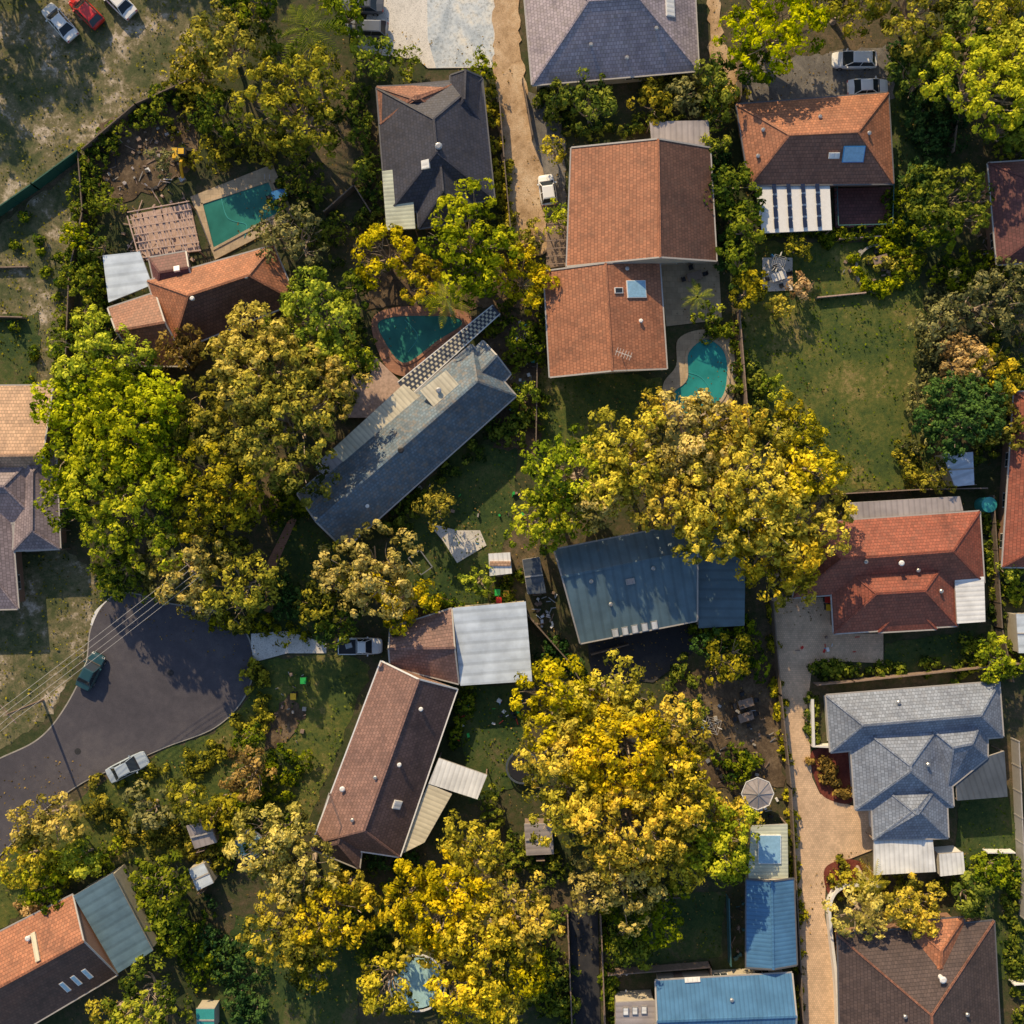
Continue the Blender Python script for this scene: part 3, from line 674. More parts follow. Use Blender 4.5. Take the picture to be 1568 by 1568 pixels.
clutter('garden_clutter',(560,740,800,800),16,['kerb','timber','greenp'],.4)
clutter('garden_clutter',(1290,380,1400,430),14,['kerb','timber','timber'],.6)
b=MB(); p=P(282,240)
for sd in (-.6,.6): b.box((p.x,p.y+sd,.05),2.0,.35,.5,M['rubber'],0)
b.box((p.x-.3,p.y,.6),1.2,1.1,.6,M['yellow']); b.box((p.x+.3,p.y-.1,.7),.8,.8,1.3,M['glass']); b.box((p.x+.3,p.y-.1,2.0),.6,.6,.06,M['yellow'])
b.beam((p.x+.2,p.y-.4,1.1),(p.x+.3,p.y-1.6,2.2),.28,.25,M['yellow']); b.beam((p.x+.3,p.y-1.6,2.2),(p.x+.1,p.y-2.5,.8),.24,.2,M['yellow']); b.box((p.x,p.y-2.6,.3),.6,.5,.5,M['steel'],.6)
b.obj('mini_excavator',bevel=.03)
b=MB(); p=P(1503,773); b.cyl((p.x,p.y,0),.8,1.8,M['tealp'],20); b.cyl((p.x,p.y,1.8),.82,.2,M['tealp'],20,.2); b.obj('water_tank')
b=MB(); pts=[P(x,y,.5) for x,y in ((625,855),(643,842),(662,868),(645,880))]
for i in range(4): b.beam(pts[i],pts[(i+1)%4],.1,.1,M['steel']); b.beam(pts[i],(pts[i].x,pts[i].y,0),.08,.08,M['steel'])
b.obj('soccer_goal_frame')
# ------------------------------------------------------------ fences
def fence(pts,h=1.7,mat='fence_w',name='paling_fence',w=.06):
    b=MB(); q=[P(*p) for p in pts]
    for i in range(len(q)-1):
        a,c=q[i],q[i+1]; L=(c-a).length; n=max(1,int(L/2.4)); z=Vector((0,0,h/2+.02))
        b.beam(a+z,c+z,w,h,M[mat]); b.beam(a+Vector((0,0,h+.05)),c+Vector((0,0,h+.05)),w+.06,.05,M[mat])
        for k in range(n+1): p=a.lerp(c,k/n); b.box((p.x,p.y,0),.13,.13,h+.12,M[mat],0)
    b.obj(name)
fence([(-300,470),(0,332),(60,290),(128,240)],1.8,'fence_g','green_fence')
fence([(128,240),(135,330),(115,420),(108,590)],1.5)
fence([(135,236),(215,168),(300,130)],1.6)
fence([(765,160),(772,250),(783,370)],1.6); fence([(800,130),(815,215)],1.6,'fence_w')
fence([(1128,95),(1130,160)],1.7); fence([(1127,480),(1140,640),(1150,700)],1.7,'timber'); fence([(1270,757),(1400,750),(1500,748)],1.7,'timber')
fence([(1250,457),(1322,450)],.6,'timber_p','low_fence'); fence([(1283,368),(1345,364)],.6,'timber_p','low_fence')
fence([(1510,760),(1523,960),(1540,1040)],1.7); fence([(1510,-100),(1455,200),(1450,240)],1.7)
fence([(1178,920),(1190,1060),(1205,1200),(1220,1480),(1228,1700)],1.7)
b=MB(); q=smooth([(1345,1352),(1290,1352),(1268,1375),(1268,1420),(1278,1520),(1282,1700)],8,False); ribbon(b,[P(*p) for p in q],.3,0,1.1,M['white']); b.obj('rendered_wall')
b=MB(); ribbon(b,[P(*p) for p in ((1240,1068),(1242,1140),(1270,1140))],.3,0,1.0,M['white']); b.obj('rendered_wall')
fence([(1245,1045),(1300,1040),(1560,1012)],1.6,'timber'); fence([(1548,1130),(1560,1400)],1.7,'gutter'); fence([(1505,1300),(1545,1300)],1.2,'white')
fence([(868,1395),(880,1700)],1.6,'timber'); fence([(918,1395),(930,1700)],1.6,'timber'); fence([(930,1484),(1085,1472),(1085,1500)],1.4,'timber')
fence([(820,690),(822,560)],1.6); fence([(955,1370),(1040,1368)],1.2); fence([(1112,1370),(1115,1470)],1.4,'tealr')
fence([(-50,485),(40,488)],.9,'timber'); fence([(-50,412),(45,410)],.5,'timber')
fence([(500,330),(545,290),(570,330)],1.5); fence([(960,985),(905,1000)],1.2)
fence([(790,920),(870,1010),(900,1060)],1.5); fence([(1545,1500),(1700,1490)],1.2,'white')
def pole(px,py):
    b=MB()
    p=P(px,py,0); b.cyl((p.x,p.y,0),.15,8,M['timber'],10,.1); b.beam((p.x-.8,p.y+.9,7.6),(p.x+.8,p.y-.9,7.6),.1,.12,M['timber']); b.obj('utility_pole'); return p
p0=pole(-250,1330); p1=pole(66,1072); p2=pole(330,868)
b=MB()
for s_ in (-.7,-.25,.25,.7):
    o=Vector((-.66*s_,.75*s_,0))*1.2
    for a,c in ((p0,p1),(p1,p2)):
        pr=None
        for i in range(15):
            t=i/14; q=a.lerp(c,t)+o; q.z=7.75-2.2*t*(1-t)
            if pr is not None: b.beam(pr,q,.028,.028,M['wire'])
            pr=q
b.obj('power_lines')
# ------------------------------------------------------------ cars
def carpaint(name,c):
    m,nt,b=newmat(name); b.inputs['Base Color'].default_value=c4(c); b.inputs['Roughness'].default_value=.28; b.inputs['Coat Weight'].default_value=.6
    return m
def car(px,py,ang,col,kind='sedan',L=4.6,name='parked_car'):
    root=empty(name,P(px,py)+Vector((0,0,.03))); k=L/4.6
    paint=carpaint('car_paint_'+col[0],col[1])
    def T(x,y,z): return Vector((x*k,y,z))
    st=[(-2.3,.72,.62,.78),(-2.2,.82,.45,.92),(-1.6,.89,.3,.98),(-.6,.9,.25,.95),(.5,.9,.25,.94),(1.2,.89,.3,.9),(1.9,.84,.3,.8),(2.2,.74,.38,.7),(2.3,.6,.45,.6)]
    b=MB(); rings=[]
    for x,w,z0,z1 in st:
        rings.append([T(x,-w*.9,z0),T(x,-w,z0+.15),T(x,-w*.99,z1-.16),T(x,-w*.88,z1-.02),T(x,0,z1+.03),T(x,w*.88,z1-.02),T(x,w*.99,z1-.16),T(x,w,z0+.15),T(x,w*.9,z0)])
    for i in range(len(rings)-1):
        for j in range(9):
            q=(j+1)%9; b.face([rings[i][j],rings[i][q],rings[i+1][q],rings[i+1][j]],paint)
    b.face(rings[0][::-1],paint); b.face(rings[-1],paint)
    if kind=='ute': g0,g1,g2,g3=-.35,-.15,.7,1.25
    elif kind=='hatch': g0,g1,g2,g3=-2.05,-1.6,.35,1.1
    else: g0,g1,g2,g3=-1.65,-1.0,.35,1.1
    zt=1.45 if kind!='ute' else 1.6; B0=.93
    lo=[(g0,-.8),(g3,-.78),(g3,.78),(g0,.8)]; hi=[(g1,-.62),(g2,-.6),(g2,.6),(g1,.62)]
    lo=[T(x,y,B0) for x,y in lo]; hi=[T(x,y,zt) for x,y in hi]
    for i in range(4): j=(i+1)%4; b.face([lo[i],lo[j],hi[j],hi[i]],M['glass'])
    rf=[p+Vector((0,0,.01)) for p in hi]
    ctr=sum(rf,Vector())/4; mid=[p.lerp(ctr,.18)+Vector((0,0,.045)) for p in rf]
    b.face(mid,paint)
    for i in range(4): j=(i+1)%4; b.face([rf[i],rf[j],mid[j],mid[i]],paint)
    for i in range(4): b.beam(lo[i],hi[i],.07,.07,paint)
    b.beam((lo[0]+lo[1])/2,(hi[0]+hi[1])/2,.06,.05,paint); b.beam((lo[2]+lo[3])/2,(hi[2]+hi[3])/2,.06,.05,paint)
    for sd in (-1,1):
        b.beam(T(.85,sd*.82,.98),T(.8,sd*1.05,1.02),.14,.12,paint)
        b.face([T(2.05,sd*.45,.755),T(2.25,sd*.42,.66),T(2.22,sd*.7,.64),T(2.0,sd*.76,.74)],M['white'],True)
        b.face([T(-2.24,sd*.5,.9),T(-2.24,sd*.8,.88),T(-2.31,sd*.7,.7),T(-2.31,sd*.5,.7)],M['red'])
    b.face([T(1.25,-.0,.93)+Vector((0,-.72,0)),T(1.25,0,.93)+Vector((0,.72,0)),T(1.12,.76,.99),T(1.12,-.76,.99)],M['black'],True)
    if kind=='ute':
        b.box((-1.3*k,0,.99),1.75*k,1.62,.03,M['black'])
        for sd in (-1,1): b.box((-1.3*k,sd*.82,.95),1.85*k,.09,.22,paint)
        b.box((-2.2*k,0,.95),.09,1.7,.22,paint); b.box((-1.1*k,.1,1.02),.7,.5,.3,M['steel'],.3)
    o=b.obj('body',root,bevel=.025)
    b2=MB()
    for x in (-1.4,1.42):
        for sd in (-1,1):
            n=14;r=.32;y0,y1=sd*.70,sd*.9
            A=[T(x,y0,.32)+Vector((r*math.cos(6.2832*i/n),0,r*math.sin(6.2832*i/n))) for i in range(n)]
            B=[a+Vector((0,y1-y0,0)) for a in A]
            b2.face(A,M['rubber']); b2.face(B,M['rubber'])
            for i in range(n): b2.face([A[i],A[(i+1)%n],B[(i+1)%n],B[i]],M['rubber'])
            C=[T(x,y1+sd*.01,.32)+Vector((r*.6*math.cos(6.2832*i/8),0,r*.6*math.sin(6.2832*i/8))) for i in range(8)]; b2.face(C,M['steel'])
    o2=b2.obj('wheels',root)
    for ob in (o,o2): ob.data.transform(Matrix.Translation(root.location))
    root.rotation_euler=(0,0,math.radians(ang))
WH=('white',(.85,.85,.84)); RD=('red',(.6,.02,.02)); DG=('grey',(.1,.11,.13)); TL=('dark_teal',(.02,.07,.09)); SV=('silver',(.42,.5,.58))
car(96,39,-49+180,WH); car(136,22,-45+180,RD,'hatch',4.2); car(184,6,-45+180,WH)
car(556,12,178,DG,'sedan'); car(563,49,178,('dark_grey',(.14,.16,.2)),'hatch'); car(838,294,98,WH,'hatch',3.3)
car(1305,96,180,WH,'hatch',4.8); car(1325,138,2,WH,'sedan',4.4); car(143,1026,63,TL,'sedan',4.1); car(199,1172,27,SV,'sedan',4.6); car(553,988,0,WH,'ute',4.7)
# ------------------------------------------------------------ vegetation
def quads_obj(name,V,vals,leaf,extra=None,loc=(0,0,0)):
    nv=len(V); nf=nv//4
    F=np.arange(nv,dtype=np.int32)
    mats=[leaf]; mi=np.zeros(nf,dtype=np.int32)
    if extra is not None and len(extra[0]):
        F=np.concatenate([F,(extra[1]+nv).ravel().astype(np.int32)]); V=np.vstack([V,extra[0]])
        ne=len(extra[1]); mi=np.concatenate([mi,np.ones(ne,dtype=np.int32)]); vals=np.concatenate([vals,np.zeros(ne)]); nf+=ne; mats.append(BARK)
    V=V-np.array(loc)
    me=bpy.data.meshes.new(name); me.vertices.add(len(V)); me.vertices.foreach_set('co',V.astype(np.float32).ravel())
    me.loops.add(nf*4); me.loops.foreach_set('vertex_index',F)
    me.polygons.add(nf); me.polygons.foreach_set('loop_start',np.arange(nf,dtype=np.int32)*4)
    try: me.polygons.foreach_set('loop_total',np.full(nf,4,dtype=np.int32))
    except Exception: pass
    for m in mats: me.materials.append(m)
    me.polygons.foreach_set('material_index',mi)
    at=me.attributes.new('v','FLOAT','FACE'); at.data.foreach_set('value',vals.astype(np.float32))
    me.update(calc_edges=True)
    o=bpy.data.objects.new(name,me); o.location=loc; COL.objects.link(o); return o
def unit(a): return a/np.maximum(1e-6,np.linalg.norm(a,axis=1,keepdims=True))
LT=[0]
def leaves(C,Nn,R,val,per,size):
    n=len(C); c=np.repeat(C,per,0); nn=np.repeat(Nn,per,0); r=np.repeat(R,per); v=np.repeat(val,per)
    d=unit(rng.normal(size=(n*per,3))*.9+nn*.9)
    pos=c+d*(r*rng.uniform(.65,1.15,n*per))[:,None]*np.array([1,1,.85])
    ln=unit(d+rng.normal(size=d.shape)*.36)
    t=unit(np.cross(ln,rng.normal(size=d.shape))); bt=np.cross(ln,t)
    s=size*rng.uniform(.6,1.4,n*per)
    a=t*(s*.52)[:,None]; b=bt*(s*.3)[:,None]
    V=np.stack([pos-a,pos-b,pos+a,pos+b],1).reshape(-1,3)
    vv=np.clip(v+rng.normal(size=len(v))*.13,0,1); LT[0]+=len(vv)
    return V,vv
def tubes(segs,ns=5):
    Vs=[];Fs=[];off=0
    for pts,rad in segs:
        pts=np.array(pts);k=len(pts)
        for i in range(k):
            d=pts[min(k-1,i+1)]-pts[max(0,i-1)]; d=d/max(1e-6,np.linalg.norm(d))
            u=np.cross(d,[.3,.9,.1]); u/=np.linalg.norm(u); w=np.cross(d,u)
            for j in range(ns):
                a=6.2832*j/ns; Vs.append(pts[i]+rad[i]*(u*math.cos(a)+w*math.sin(a)))
        for i in range(k-1):
            for j in range(ns):
                q=(j+1)%ns; Fs.append((off+i*ns+j,off+i*ns+q,off+(i+1)*ns+q,off+(i+1)*ns+j))
        off+=k*ns
    return np.array(Vs),np.array(Fs)
def limb(a,b,r0,r1,sag=.15,n=6):
    a=np.array(a,float);b=np.array(b,float);L=np.linalg.norm(b-a)
    o=rng.normal(size=3)*L*.07
    pts=[a+(b-a)*t+o*math.sin(t*3.14)-np.array([0,0,sag*L*t*(1-t)]) for t in np.linspace(0,1,n)]
    return pts,list(np.linspace(r0,r1,n))
def crown(lobes,clump,per,size,dens=1.0,zmin=-.15,base=.5,var=.2):
    Cs=[];Ns=[];Vl=[]
    L=np.array(lobes); zt=L[:,2].max(); zb=L[:,2].min()
    for i,(x,y,z,r) in enumerate(lobes):
        n=max(4,int(4*math.pi*r*r*.55/(math.pi*clump*clump)*1.0*dens))
        d=unit(rng.normal(size=(n*3,3))); d=d[d[:,2]>zmin][:n]
        rad=rng.uniform(.64,1.18,len(d))
        c=np.array([x,y,z])+d*(r*rad)[:,None]*np.array([1,1,.85])
        keep=np.ones(len(c),bool)
        for j in range(len(L)):
            if j!=i: keep&=(np.linalg.norm((c-L[j,:3])/np.array([1,1,.85]),axis=1)>L[j,3]*.75)
        c=c[keep];d=d[keep];rad=rad[keep]
        lv=base+rng.normal()*var*.55
        if zt-zb>.5: lv+=((z-zb)/(zt-zb)-.5)*.22  # higher lobes get lighter leaves: sunlit crown tops painted into the colour
        Cs.append(c);Ns.append(unit(d+np.array([0,0,.4])));Vl.append(np.clip(lv+(rad-.92)*.9+d[:,2]*.12-.03+rng.normal(size=len(c))*var*.8,0.02,1))  # inner and lower clumps darker: canopy shade painted into the leaf value
    C=np.vstack(Cs);Nn=np.vstack(Ns);val=np.concatenate(Vl)
    R=clump*rng.uniform(.55,1.3,len(C))
    return leaves(C,Nn,R,val,per,size)
TREES=[]
def tree(px,py,r,pal='green',h=9,name='tree',dens=1,clump=.62,per=46,size=.34,zmin=-.15,base=.5):
    R=r*S; rv=min(R*.8,h*.45); hc=h-rv; c=P(px,py,hc); R*=(H-hc)/H
    nl=int(5+R*1.7); lobes=[]
    for i in range(nl):
        f=math.sqrt((i+.5)/nl)*.73; a=i*2.39996+rng.uniform(-.5,.5)+px
        f*=rng.uniform(.78,1.2)
        z=hc+rv*(.62*math.sqrt(max(0,1-min(1,f)**2))-.15)*rng.uniform(.4,1.4)
        lobes.append((c.x+R*f*math.cos(a),c.y+R*f*math.sin(a),z,R*rng.uniform(.23,.44)))
    base+=rng.normal()*.04
    V,v=crown(lobes,clump,per,size,dens,zmin,base)
    segs=[];tz=max(.6,hc-rv*.7); tr=max(.08,R*.055)
    top=np.array([c.x+rng.normal()*.3,c.y+rng.normal()*.3,tz])
    segs.append(limb((c.x,c.y,-.05),top,tr*1.5,tr,0,7))
    for l in lobes:
        e=np.array([l[0],l[1],l[2]+l[3]*.3]); segs.append(limb(top-np.array([0,0,.15]),e,tr*.7,tr*.2,.2,6))
        if R>3:
            for k in range(2):
                dd=rng.normal(size=3); dd[2]=abs(dd[2]); dd/=np.linalg.norm(dd); m=top*.35+e*.65; segs.append(limb(m,np.array(l[:3])+dd*l[3]*1.05,tr*.28,tr*.08,.1,4))
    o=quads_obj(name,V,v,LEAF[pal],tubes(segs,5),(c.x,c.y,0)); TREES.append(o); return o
def shrubs(name,items,pal='green',clump=.42,per=16,size=.34,base=.5):
    lobes=[];segs=[]
    for px,py,r in items:
        R=r*S; h=R*rng.uniform(.9,1.5); p=P(px,py,h*.6)
        for k in range(2):
            lobes.append((p.x+rng.normal()*R*.35,p.y+rng.normal()*R*.35,h*.6*rng.uniform(.7,1.2),R*rng.uniform(.5,.8)))
        segs.append(limb((p.x,p.y,-.02),(p.x+rng.normal()*.1,p.y,h*.6),.06,.03,0,4))
    V,v=crown(lobes,clump,per,size,1.0,-.1,base,.24)
    c=P(items[0][0],items[0][1])
    return quads_obj(name,V,v,LEAF[pal],tubes(segs,4),(c.x,c.y,0))
def palm(px,py,r=45,h=5,n=16,mat='green',name='palm_tree'):
    p=P(px,py,h); R=r*S; Vs=[];vals=[]
    for i in range(n):
        a=6.2832*i/n+rng.uniform(-.2,.2); l=R*rng.uniform(.75,1.1); up=rng.uniform(.1,.5)
        d=np.array([math.cos(a),math.sin(a),0]); s=np.array([-d[1],d[0],0]); K=14
        for k in range(1,K):
            t=k/K; q=np.array(p)+d*l*t+np.array([0,0,l*(up*t-.75*t*t)])
            w=l*.15*math.sin(math.pi*(.12+.85*t))
            for sd in (-1,1):
                tip=q+s*sd*w+d*w*.9-np.array([0,0,w*.35]); e=d*l/K*.26
                Vs+= [q-e,tip-e*.3,tip+e*.3,q+e]; vals.append(rng.uniform(.3,.8))
    ex=tubes([limb((p.x,p.y,-.05),tuple(p),.22,.14,0,6)],8)
    quads_obj(name,np.array(Vs),np.array(vals),LEAF[mat],ex,(p.x,p.y,0))
G='gum_tree'
T=[
(450,175,92,'olive',8.5,G),(350,75,60,'olive',7,'tree'),(305,110,40,'olive',5,'tree'),(530,25,38,'green',5,'tree'),(345,190,45,'green',5,'tree'),(250,250,24,'grey',3,'tree'),
(390,10,50,'green',6,'tree'),(575,95,38,'lime',3,'tree'),(625,100,28,'lime',2.6,'tree'),(737,105,24,'lime',3,'tree'),(430,90,34,'green',4,'tree'),
(460,370,55,'grey',5.5,G),(420,350,30,'grey',4,'tree'),(590,395,52,'gold',5,'tree'),(720,375,78,'lime',8,G),(800,430,48,'gold',5,'tree'),(645,430,44,'gold',4.5,'tree'),(725,425,45,'lime',5,'tree'),(540,440,35,'green',4,'tree'),
(480,495,75,'lime',9,G),(515,560,45,'lime',7,'tree'),
(165,555,75,'lime',9,G),(130,620,65,'lime',9,G),(180,660,105,'lime',11,G),(240,640,70,'lime',10,G),(200,770,105,'lime',10.5,G),(115,740,45,'green',7,'tree'),(150,700,60,'lime',10,'tree'),(240,720,50,'lime',10,'tree'),
(330,740,85,'olive',9.5,G),(300,640,60,'olive',9,G),(400,560,90,'tan',11,G),(440,640,105,'olive',11.5,G),(500,600,60,'tan',9,G),(360,690,65,'olive',9,G),(280,535,38,'rust',6.5,'tree'),(290,865,72,'tan',8.5,G),(370,900,65,'olive',7.5,G),(190,870,45,'green',5,'tree'),(340,790,60,'olive',7,'tree'),
(165,310,26,'lime',3,'tree'),(120,365,24,'lime',3,'tree'),(150,380,26,'green',3,'tree'),(135,430,30,'green',3.6,'tree'),(130,480,24,'lime',3,'tree'),
(565,880,75,'tan',7.5,G),(510,900,55,'olive',6,G),(620,925,48,'gold',5,'tree'),(515,950,40,'green',5,'tree'),(672,775,34,'olive',4.5,'tree'),(730,890,28,'lime',3.2,'tree'),
(800,520,30,'green',4,'tree'),(808,600,22,'lime',2.5,'tree'),(853,335,22,'lime',3,'tree'),(848,232,22,'gold',3,'tree'),
(905,160,45,'green',5,'tree'),(855,155,26,'green',3.5,'tree'),(1000,160,34,'olive',4,'tree'),(1050,145,34,'grey',4,'tree'),(1098,125,34,'green',5,'tree'),(1095,175,26,'green',4,'tree'),
(1097,225,24,'lime',4,'tree'),(1120,290,42,'green',4.8,'tree'),(1140,345,42,'green',4.8,'tree'),(1130,400,34,'green',4.5,'tree'),(1140,445,34,'olive',4,'tree'),(1085,485,24,'lime',3,'tree'),(1190,470,20,'gold',2.5,'tree'),(1222,440,22,'peach',2.6,'flowering_tree'),(1222,380,22,'olive',3,'tree'),
(1180,45,85,'lime',7.5,G),(1150,100,34,'green',5,'tree'),(1290,10,62,'olive',6.5,G),(1400,25,80,'olive',7,G),(1470,50,55,'green',7,'tree'),(1495,135,88,'lime',9.5,G),(1545,90,55,'lime',8,'tree'),(1410,120,50,'green',6,'tree'),(1540,20,60,'olive',7,G),(1540,200,45,'green',5,'tree'),
(1455,310,62,'green',5.5,G),(1430,350,40,'green',4.5,'tree'),(1500,470,66,'grey',5,G),(1440,500,40,'grey',3.6,'tree'),(1550,440,40,'grey',5,'tree'),(1470,560,45,'peach',5,G),(1520,570,45,'gold',5,G),(1530,650,38,'olive',5,'tree'),(1180,590,20,'lime',3,'tree'),(1205,650,45,'olive',5.5,G),
(1430,735,30,'olive',3.5,'tree'),
(885,725,72,'lime',9.5,G),(820,800,55,'lime',7.5,G),(860,780,50,'lime',8.5,G),(960,705,80,'gold',11,G),(1060,680,80,'tan',11.5,G),(1100,660,60,'gold',11,G),(1010,760,72,'gold',10.5,G),(1130,750,110,'gold',11.5,G),(1225,720,65,'gold',10,G),(1235,800,68,'gold',9.5,G),(1180,850,68,'gold',9,G),(1095,790,60,'gold',10,G),(1000,620,28,'gold',5,'tree'),(990,650,28,'gold',6,'tree'),(905,770,45,'tan',9,G),(1205,885,42,'gold',6.5,'tree'),
(850,1065,75,'gold',10,G),(930,1065,75,'gold',10.5,G),(860,1140,70,'gold',10.5,G),(950,1150,100,'gold',12,G),(1030,1120,60,'gold',10,G),(870,1220,70,'gold',11,G),(970,1240,100,'gold',11.5,G),(1030,1200,60,'gold',11,G),(940,1330,80,'tan',9,G),(1085,1285,78,'lime',8.5,G),(1110,1250,45,'gold',7,'tree'),(1040,1310,50,'gold',8,G),
(1110,1010,48,'olive',4.5,'tree'),(1085,990,30,'dark',3.5,'tree'),
(720,1300,55,'gold',9,G),(690,1370,85,'gold',10.5,G),(790,1390,70,'gold',10.5,G),(750,1450,80,'gold',11,G),(705,1510,62,'gold',10,G),(592,1500,52,'gold',8,G),(800,1470,50,'gold',9,'tree'),(630,1370,45,'gold',8,'tree'),(760,1530,55,'gold',8,'tree'),(650,1440,38,'gold',7,'tree'),
(410,1280,60,'tan',7.5,G),(470,1330,55,'tan',7.5,G),(440,1430,65,'olive',7.5,G),(510,1400,60,'gold',8,G),(480,1470,45,'olive',6,'tree'),(540,1360,35,'gold',6,'tree'),
(80,1250,52,'tan',6,G),(50,1310,42,'gold',5,'tree'),(130,1310,35,'lime',3.5,'tree'),(70,1365,35,'lime',3.5,'tree'),(235,1530,68,'lime',7,G),(180,1550,42,'gold',5,'tree'),(250,1350,48,'green',5,'tree'),(230,1235,42,'grey',4,'tree'),(290,1220,35,'olive',3.5,'tree'),(265,1405,40,'green',4,'tree'),
(1320,1390,50,'tan',5,'tree'),(1395,1385,50,'gold',5,'tree'),(1480,1370,34,'green',4,'tree'),(1520,1330,30,'green',3.5,'tree'),(1520,1005,38,'lime',4,'tree'),(1000,1400,50,'green',5.5,G),(960,1440,36,'green',4.5,'tree'),
(385,1180,50,'rust',4,'tree'),(340,1240,36,'olive',4,'tree'),(385,1130,24,'green',2.5,'tree'),(1545,870,22,'lime',3,'tree'),(1530,600,26,'olive',4,'tree'),
]
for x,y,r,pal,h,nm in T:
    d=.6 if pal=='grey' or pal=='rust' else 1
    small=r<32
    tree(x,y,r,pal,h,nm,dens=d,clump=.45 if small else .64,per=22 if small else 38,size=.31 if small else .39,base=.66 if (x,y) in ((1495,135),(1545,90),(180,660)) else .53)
tree(1466,630,64,'dark',6.0,'clipped_round_tree',dens=1.6,clump=.45,per=30,size=.32,base=.75)
palm(470,45,52,6.5,18,'green','tree_fern'); palm(685,455,42,6,14,'lime'); palm(1068,455,30,3.5,10,'lime','banana_plant'); palm(1335,1350,32,4.5,12,'gold'); palm(400,1330,34,5,12,'green'); palm(1330,1405,26,5,12,'tan')
def along(pts,n,r0,r1,sp):
    out=[];L=len(pts)-1
    for i in range(n):
        t=random.random()*L;k=int(t);f=t-k;a=pts[k];b_=pts[k+1]
        out.append((a[0]+(b_[0]-a[0])*f+random.gauss(0,sp),a[1]+(b_[1]-a[1])*f+random.gauss(0,sp),random.uniform(r0,r1)))
    return out
SH=[([(300,120),(220,175),(140,240)],40,8,18,10,'green'),([(140,250),(125,350),(115,440),(100,580)],60,8,18,9,'green'),([(300,130),(320,230),(420,240)],40,9,18,16,'olive'),
([(440,260),(480,320),(520,380)],40,8,18,18,'green'),([(540,130),(560,230),(570,340)],36,8,16,9,'green'),([(750,130),(765,250),(780,340)],30,5,10,4,'olive'),
([(820,150),(900,200),(1080,190)],44,7,15,9,'green'),([(980,130),(1110,150)],40,8,18,14,'olive'),([(1100,230),(1110,320),(1120,430)],30,8,16,10,'dark'),([(830,400),(826,500),(830,560)],16,5,10,4,'green'),
([(780,480),(800,560),(815,650)],30,7,14,12,'green'),([(1150,560),(1170,640),(1250,680)],30,7,14,10,'green'),([(1400,80),(1430,200),(1400,300)],60,10,20,18,'dark'),([(1380,300),(1400,400),(1500,420),(1560,430)],60,8,18,16,'green'),
([(1560,100),(1550,250)],30,9,18,12,'green'),([(1430,430),(1440,520),(1420,600),(1410,680)],50,7,16,14,'grey'),([(1520,500),(1560,600),(1500,690)],40,8,18,14,'green'),
([(1310,385),(1320,430),(1345,445),(1375,430),(1372,385),(1340,372)],36,4,8,3,'lime'),([(1345,405),(1400,400)],16,5,10,9,'olive'),
([(150,420),(150,470),(230,600)],30,8,16,10,'green'),([(560,340),(700,340),(820,380)],40,8,16,12,'olive'),([(540,470),(560,540),(530,600)],30,7,14,10,'green'),
([(410,800),(440,740),(470,790)],24,7,14,9,'green'),([(400,860),(440,920),(520,960)],30,7,14,14,'dark'),([(600,800),(640,760),(760,660),(800,640)],44,6,12,8,'green'),
([(390,1010),(400,1100),(330,1150),(200,1210)],50,4,9,9,'olive'),([(440,1150),(400,1220),(330,1290)],50,7,14,22,'green'),([(130,1220),(250,1280),(350,1300)],60,7,15,18,'olive'),([(20,1340),(120,1330),(180,1310)],50,6,12,10,'lime'),([(60,1380),(30,1400)],14,6,12,6,'peach'),
([(200,1330),(260,1420),(330,1480)],50,8,18,20,'green'),([(330,1400),(350,1500),(400,1568)],40,8,18,16,'dark'),([(540,1320),(620,1310),(640,1340)],30,7,14,12,'dark'),
([(720,1060),(705,1110),(690,1150)],16,6,12,4,'green'),([(760,1240),(780,1320),(860,1330)],34,8,16,16,'green'),([(840,1380),(860,1568)],34,7,14,10,'green'),([(930,1370),(935,1480)],20,6,12,6,'green'),
([(1060,970),(1130,960),(1160,1040)],34,8,16,12,'green'),([(1100,1180),(1160,1160)],20,7,14,10,'green'),([(1180,930),(1195,1100),(1215,1300),(1225,1560)],50,4,8,3,'olive'),
([(1245,1030),(1300,1025),(1500,1020)],40,5,10,5,'green'),([(1255,1165),(1295,1215)],14,4,8,7,'rust'),([(1480,1000),(1550,1010)],30,7,14,9,'green'),([(1515,790),(1525,950)],22,5,10,4,'green'),
([(1540,820),(1560,920)],16,5,10,6,'lime'),([(1280,1345),(1340,1360),(1440,1360)],34,6,14,10,'olive'),([(1470,1330),(1560,1340)],30,7,14,12,'green'),([(1550,1350),(1560,1560)],24,6,12,6,'green'),
([(1380,690),(1420,740)],14,8,14,9,'olive'),([(1240,1050),(1245,1140)],12,4,8,2,'green'),([(700,930),(650,920)],14,6,12,6,'green'),([(1150,360),(1270,362),(1380,350)],26,4,9,5,'green'),
([(840,980),(880,1030)],16,6,12,8,'dark'),([(1040,1020),(1060,1100)],16,6,12,10,'green'),([(930,1495),(940,1560)],14,5,10,5,'green'),([(30,340),(90,430),(60,560)],16,4,9,26,'green'),([(790,860),(760,960)],16,6,10,10,'green'),
([(480,1340),(600,1400),(560,1480)],40,8,16,26,'green'),([(820,1500),(860,1560)],20,8,14,10,'green'),([(150,880),(230,900)],20,7,14,10,'green'),([(1080,520),(1128,500),(1135,600)],20,5,10,3,'green'),
([(320,960),(400,950),(460,980)],22,6,12,7,'olive')]
for pts,n,r0,r1,sp,pal in SH:
    shrubs('garden_shrubs',along(pts,n,r0,r1,sp),pal,base=.48)
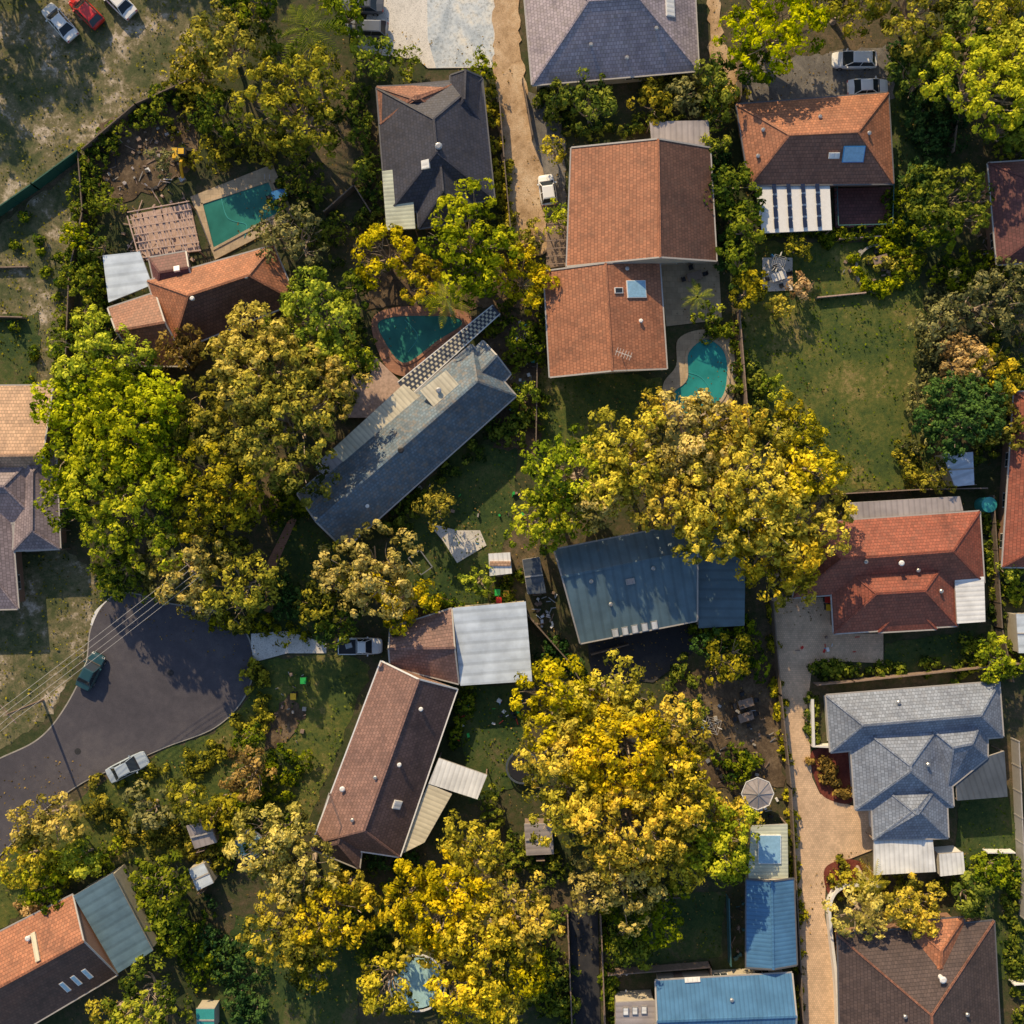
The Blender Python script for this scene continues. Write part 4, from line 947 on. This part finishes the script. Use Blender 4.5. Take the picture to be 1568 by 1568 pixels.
def flatquads(XY,z,size,tilt):
    n=len(XY); pos=np.column_stack([XY,np.full(n,z)+rng.uniform(0,size*.3,n)])
    ln=unit(np.array([0,0,1.])+rng.normal(size=(n,3))*tilt); t=unit(np.cross(ln,rng.normal(size=(n,3)))); bt=np.cross(ln,t)
    s=size*rng.uniform(.5,1.5,n); a=t*(s*.5)[:,None]; b=bt*(s*.35)[:,None]
    V=np.stack([pos-a,pos-b,pos+a,pos+b],1).reshape(-1,3); V[:,2]=np.maximum(V[:,2],z-.02)
    return V
def inpoly(X,Y,poly):
    ins=np.zeros(len(X),bool);n=len(poly)
    for i in range(n):
        x1,y1=poly[i];x2,y2=poly[(i+1)%n]
        if y1==y2: continue
        c=((y1>Y)!=(y2>Y))&(X<(x2-x1)*(Y-y1)/(y2-y1)+x1); ins^=c
    return ins
for poly,mt in GRASS:
    p=np.array(poly,float); x0,y0=np.maximum(p.min(0),-60);x1,y1=np.minimum(p.max(0),1630)
    if x1<=x0 or y1<=y0: continue
    n=int((x1-x0)*(y1-y0)*.0049*4.0)
    X=rng.uniform(x0,x1,n);Y=rng.uniform(y0,y1,n); k=inpoly(X,Y,poly)
    cl=np.sin(X*.05+np.sin(Y*.037)*2)*np.sin(Y*.06+np.cos(X*.045)*2)+rng.uniform(-1,1,n); k&=cl>-.1
    X,Y=X[k],Y[k]; XY=np.column_stack([(X-784)*S,(784-Y)*S])
    if len(XY)<10: continue
    c=P(float(p[:,0].mean()),float(p[:,1].mean()))
    quads_obj('grass_tufts',flatquads(XY,.16,.24,.5),np.clip(rng.normal(.42,.22,len(XY)),0,1),LEAF['olive' if mt=='field' else ('green')],None,(c.x,c.y,0))
X=rng.uniform(-60,1630,22000);Y=rng.uniform(-60,1630,22000)
dn=np.zeros(len(X),bool)
for x,y,r,pal,h,nm in T: dn|=((X-x)**2+(Y-y)**2)<(r*1.5+14)**2
X,Y=X[dn],Y[dn]
quads_obj('fallen_leaves',flatquads(np.column_stack([(X-784)*S,(784-Y)*S]),.17,.18,.25),np.clip(rng.normal(.4,.25,len(X)),0,1),LEAF['rust'])
# off-frame surroundings
src=[o for o in TREES if len(o.data.vertices)>24000] or TREES
def clone(px,py,k=1.0):
    o=random.choice(src); n=o.copy(); n.name=G; p=P(px,py); n.location=(p.x,p.y,0); n.rotation_euler=(0,0,random.random()*6.28); n.scale=(k,k,k); COL.objects.link(n)
for i in range(60):
    side=i%4
    d=random.uniform(130,420)
    if side==0: x,y=random.uniform(-300,520),-d
    elif side==1: x,y=random.uniform(-400,2000),1568+d
    elif side==2: x,y=-d,random.uniform(300,1100)
    else: x,y=1568+d,random.uniform(-200,1700)
    clone(x,y,random.uniform(.7,.95))
for x,y,k in ((10,-70,.8),(-60,60,.8),(1560,-90,.6)): clone(x,y,k)
# ------------------------------------------------------------ light
el=math.radians(28); az=Vector((-.36,.93,0)).normalized()
d=Vector((az.x*math.cos(el),az.y*math.cos(el),math.sin(el)))
L=bpy.data.lights.new('sun','SUN'); L.energy=5; L.angle=math.radians(.5); L.color=(1,.76,.44)
lo=bpy.data.objects.new('sun',L); lo.rotation_euler=d.to_track_quat('Z','Y').to_euler(); lo.location=d*150; COL.objects.link(lo)
w=bpy.data.worlds.new('World'); sc.world=w; w.use_nodes=True; nt=w.node_tree; bg=nt.nodes['Background']
sky=nt.nodes.new('ShaderNodeTexSky'); sky.sky_type='NISHITA'; sky.sun_disc=False; sky.sun_elevation=el; sky.sun_rotation=math.atan2(az.x,az.y)
nt.links.new(sky.outputs[0],bg.inputs[0]); bg.inputs[1].default_value=.14
cam=bpy.data.cameras.new('camera'); co=bpy.data.objects.new('camera',cam); co.location=(0,0,H); cam.sensor_width=36
cam.angle=2*math.atan(784*S/H); cam.clip_end=3000; COL.objects.link(co); sc.camera=co
sc.view_settings.view_transform='Standard'; sc.view_settings.look='None'; sc.view_settings.exposure=0
print('leaves',LT[0])
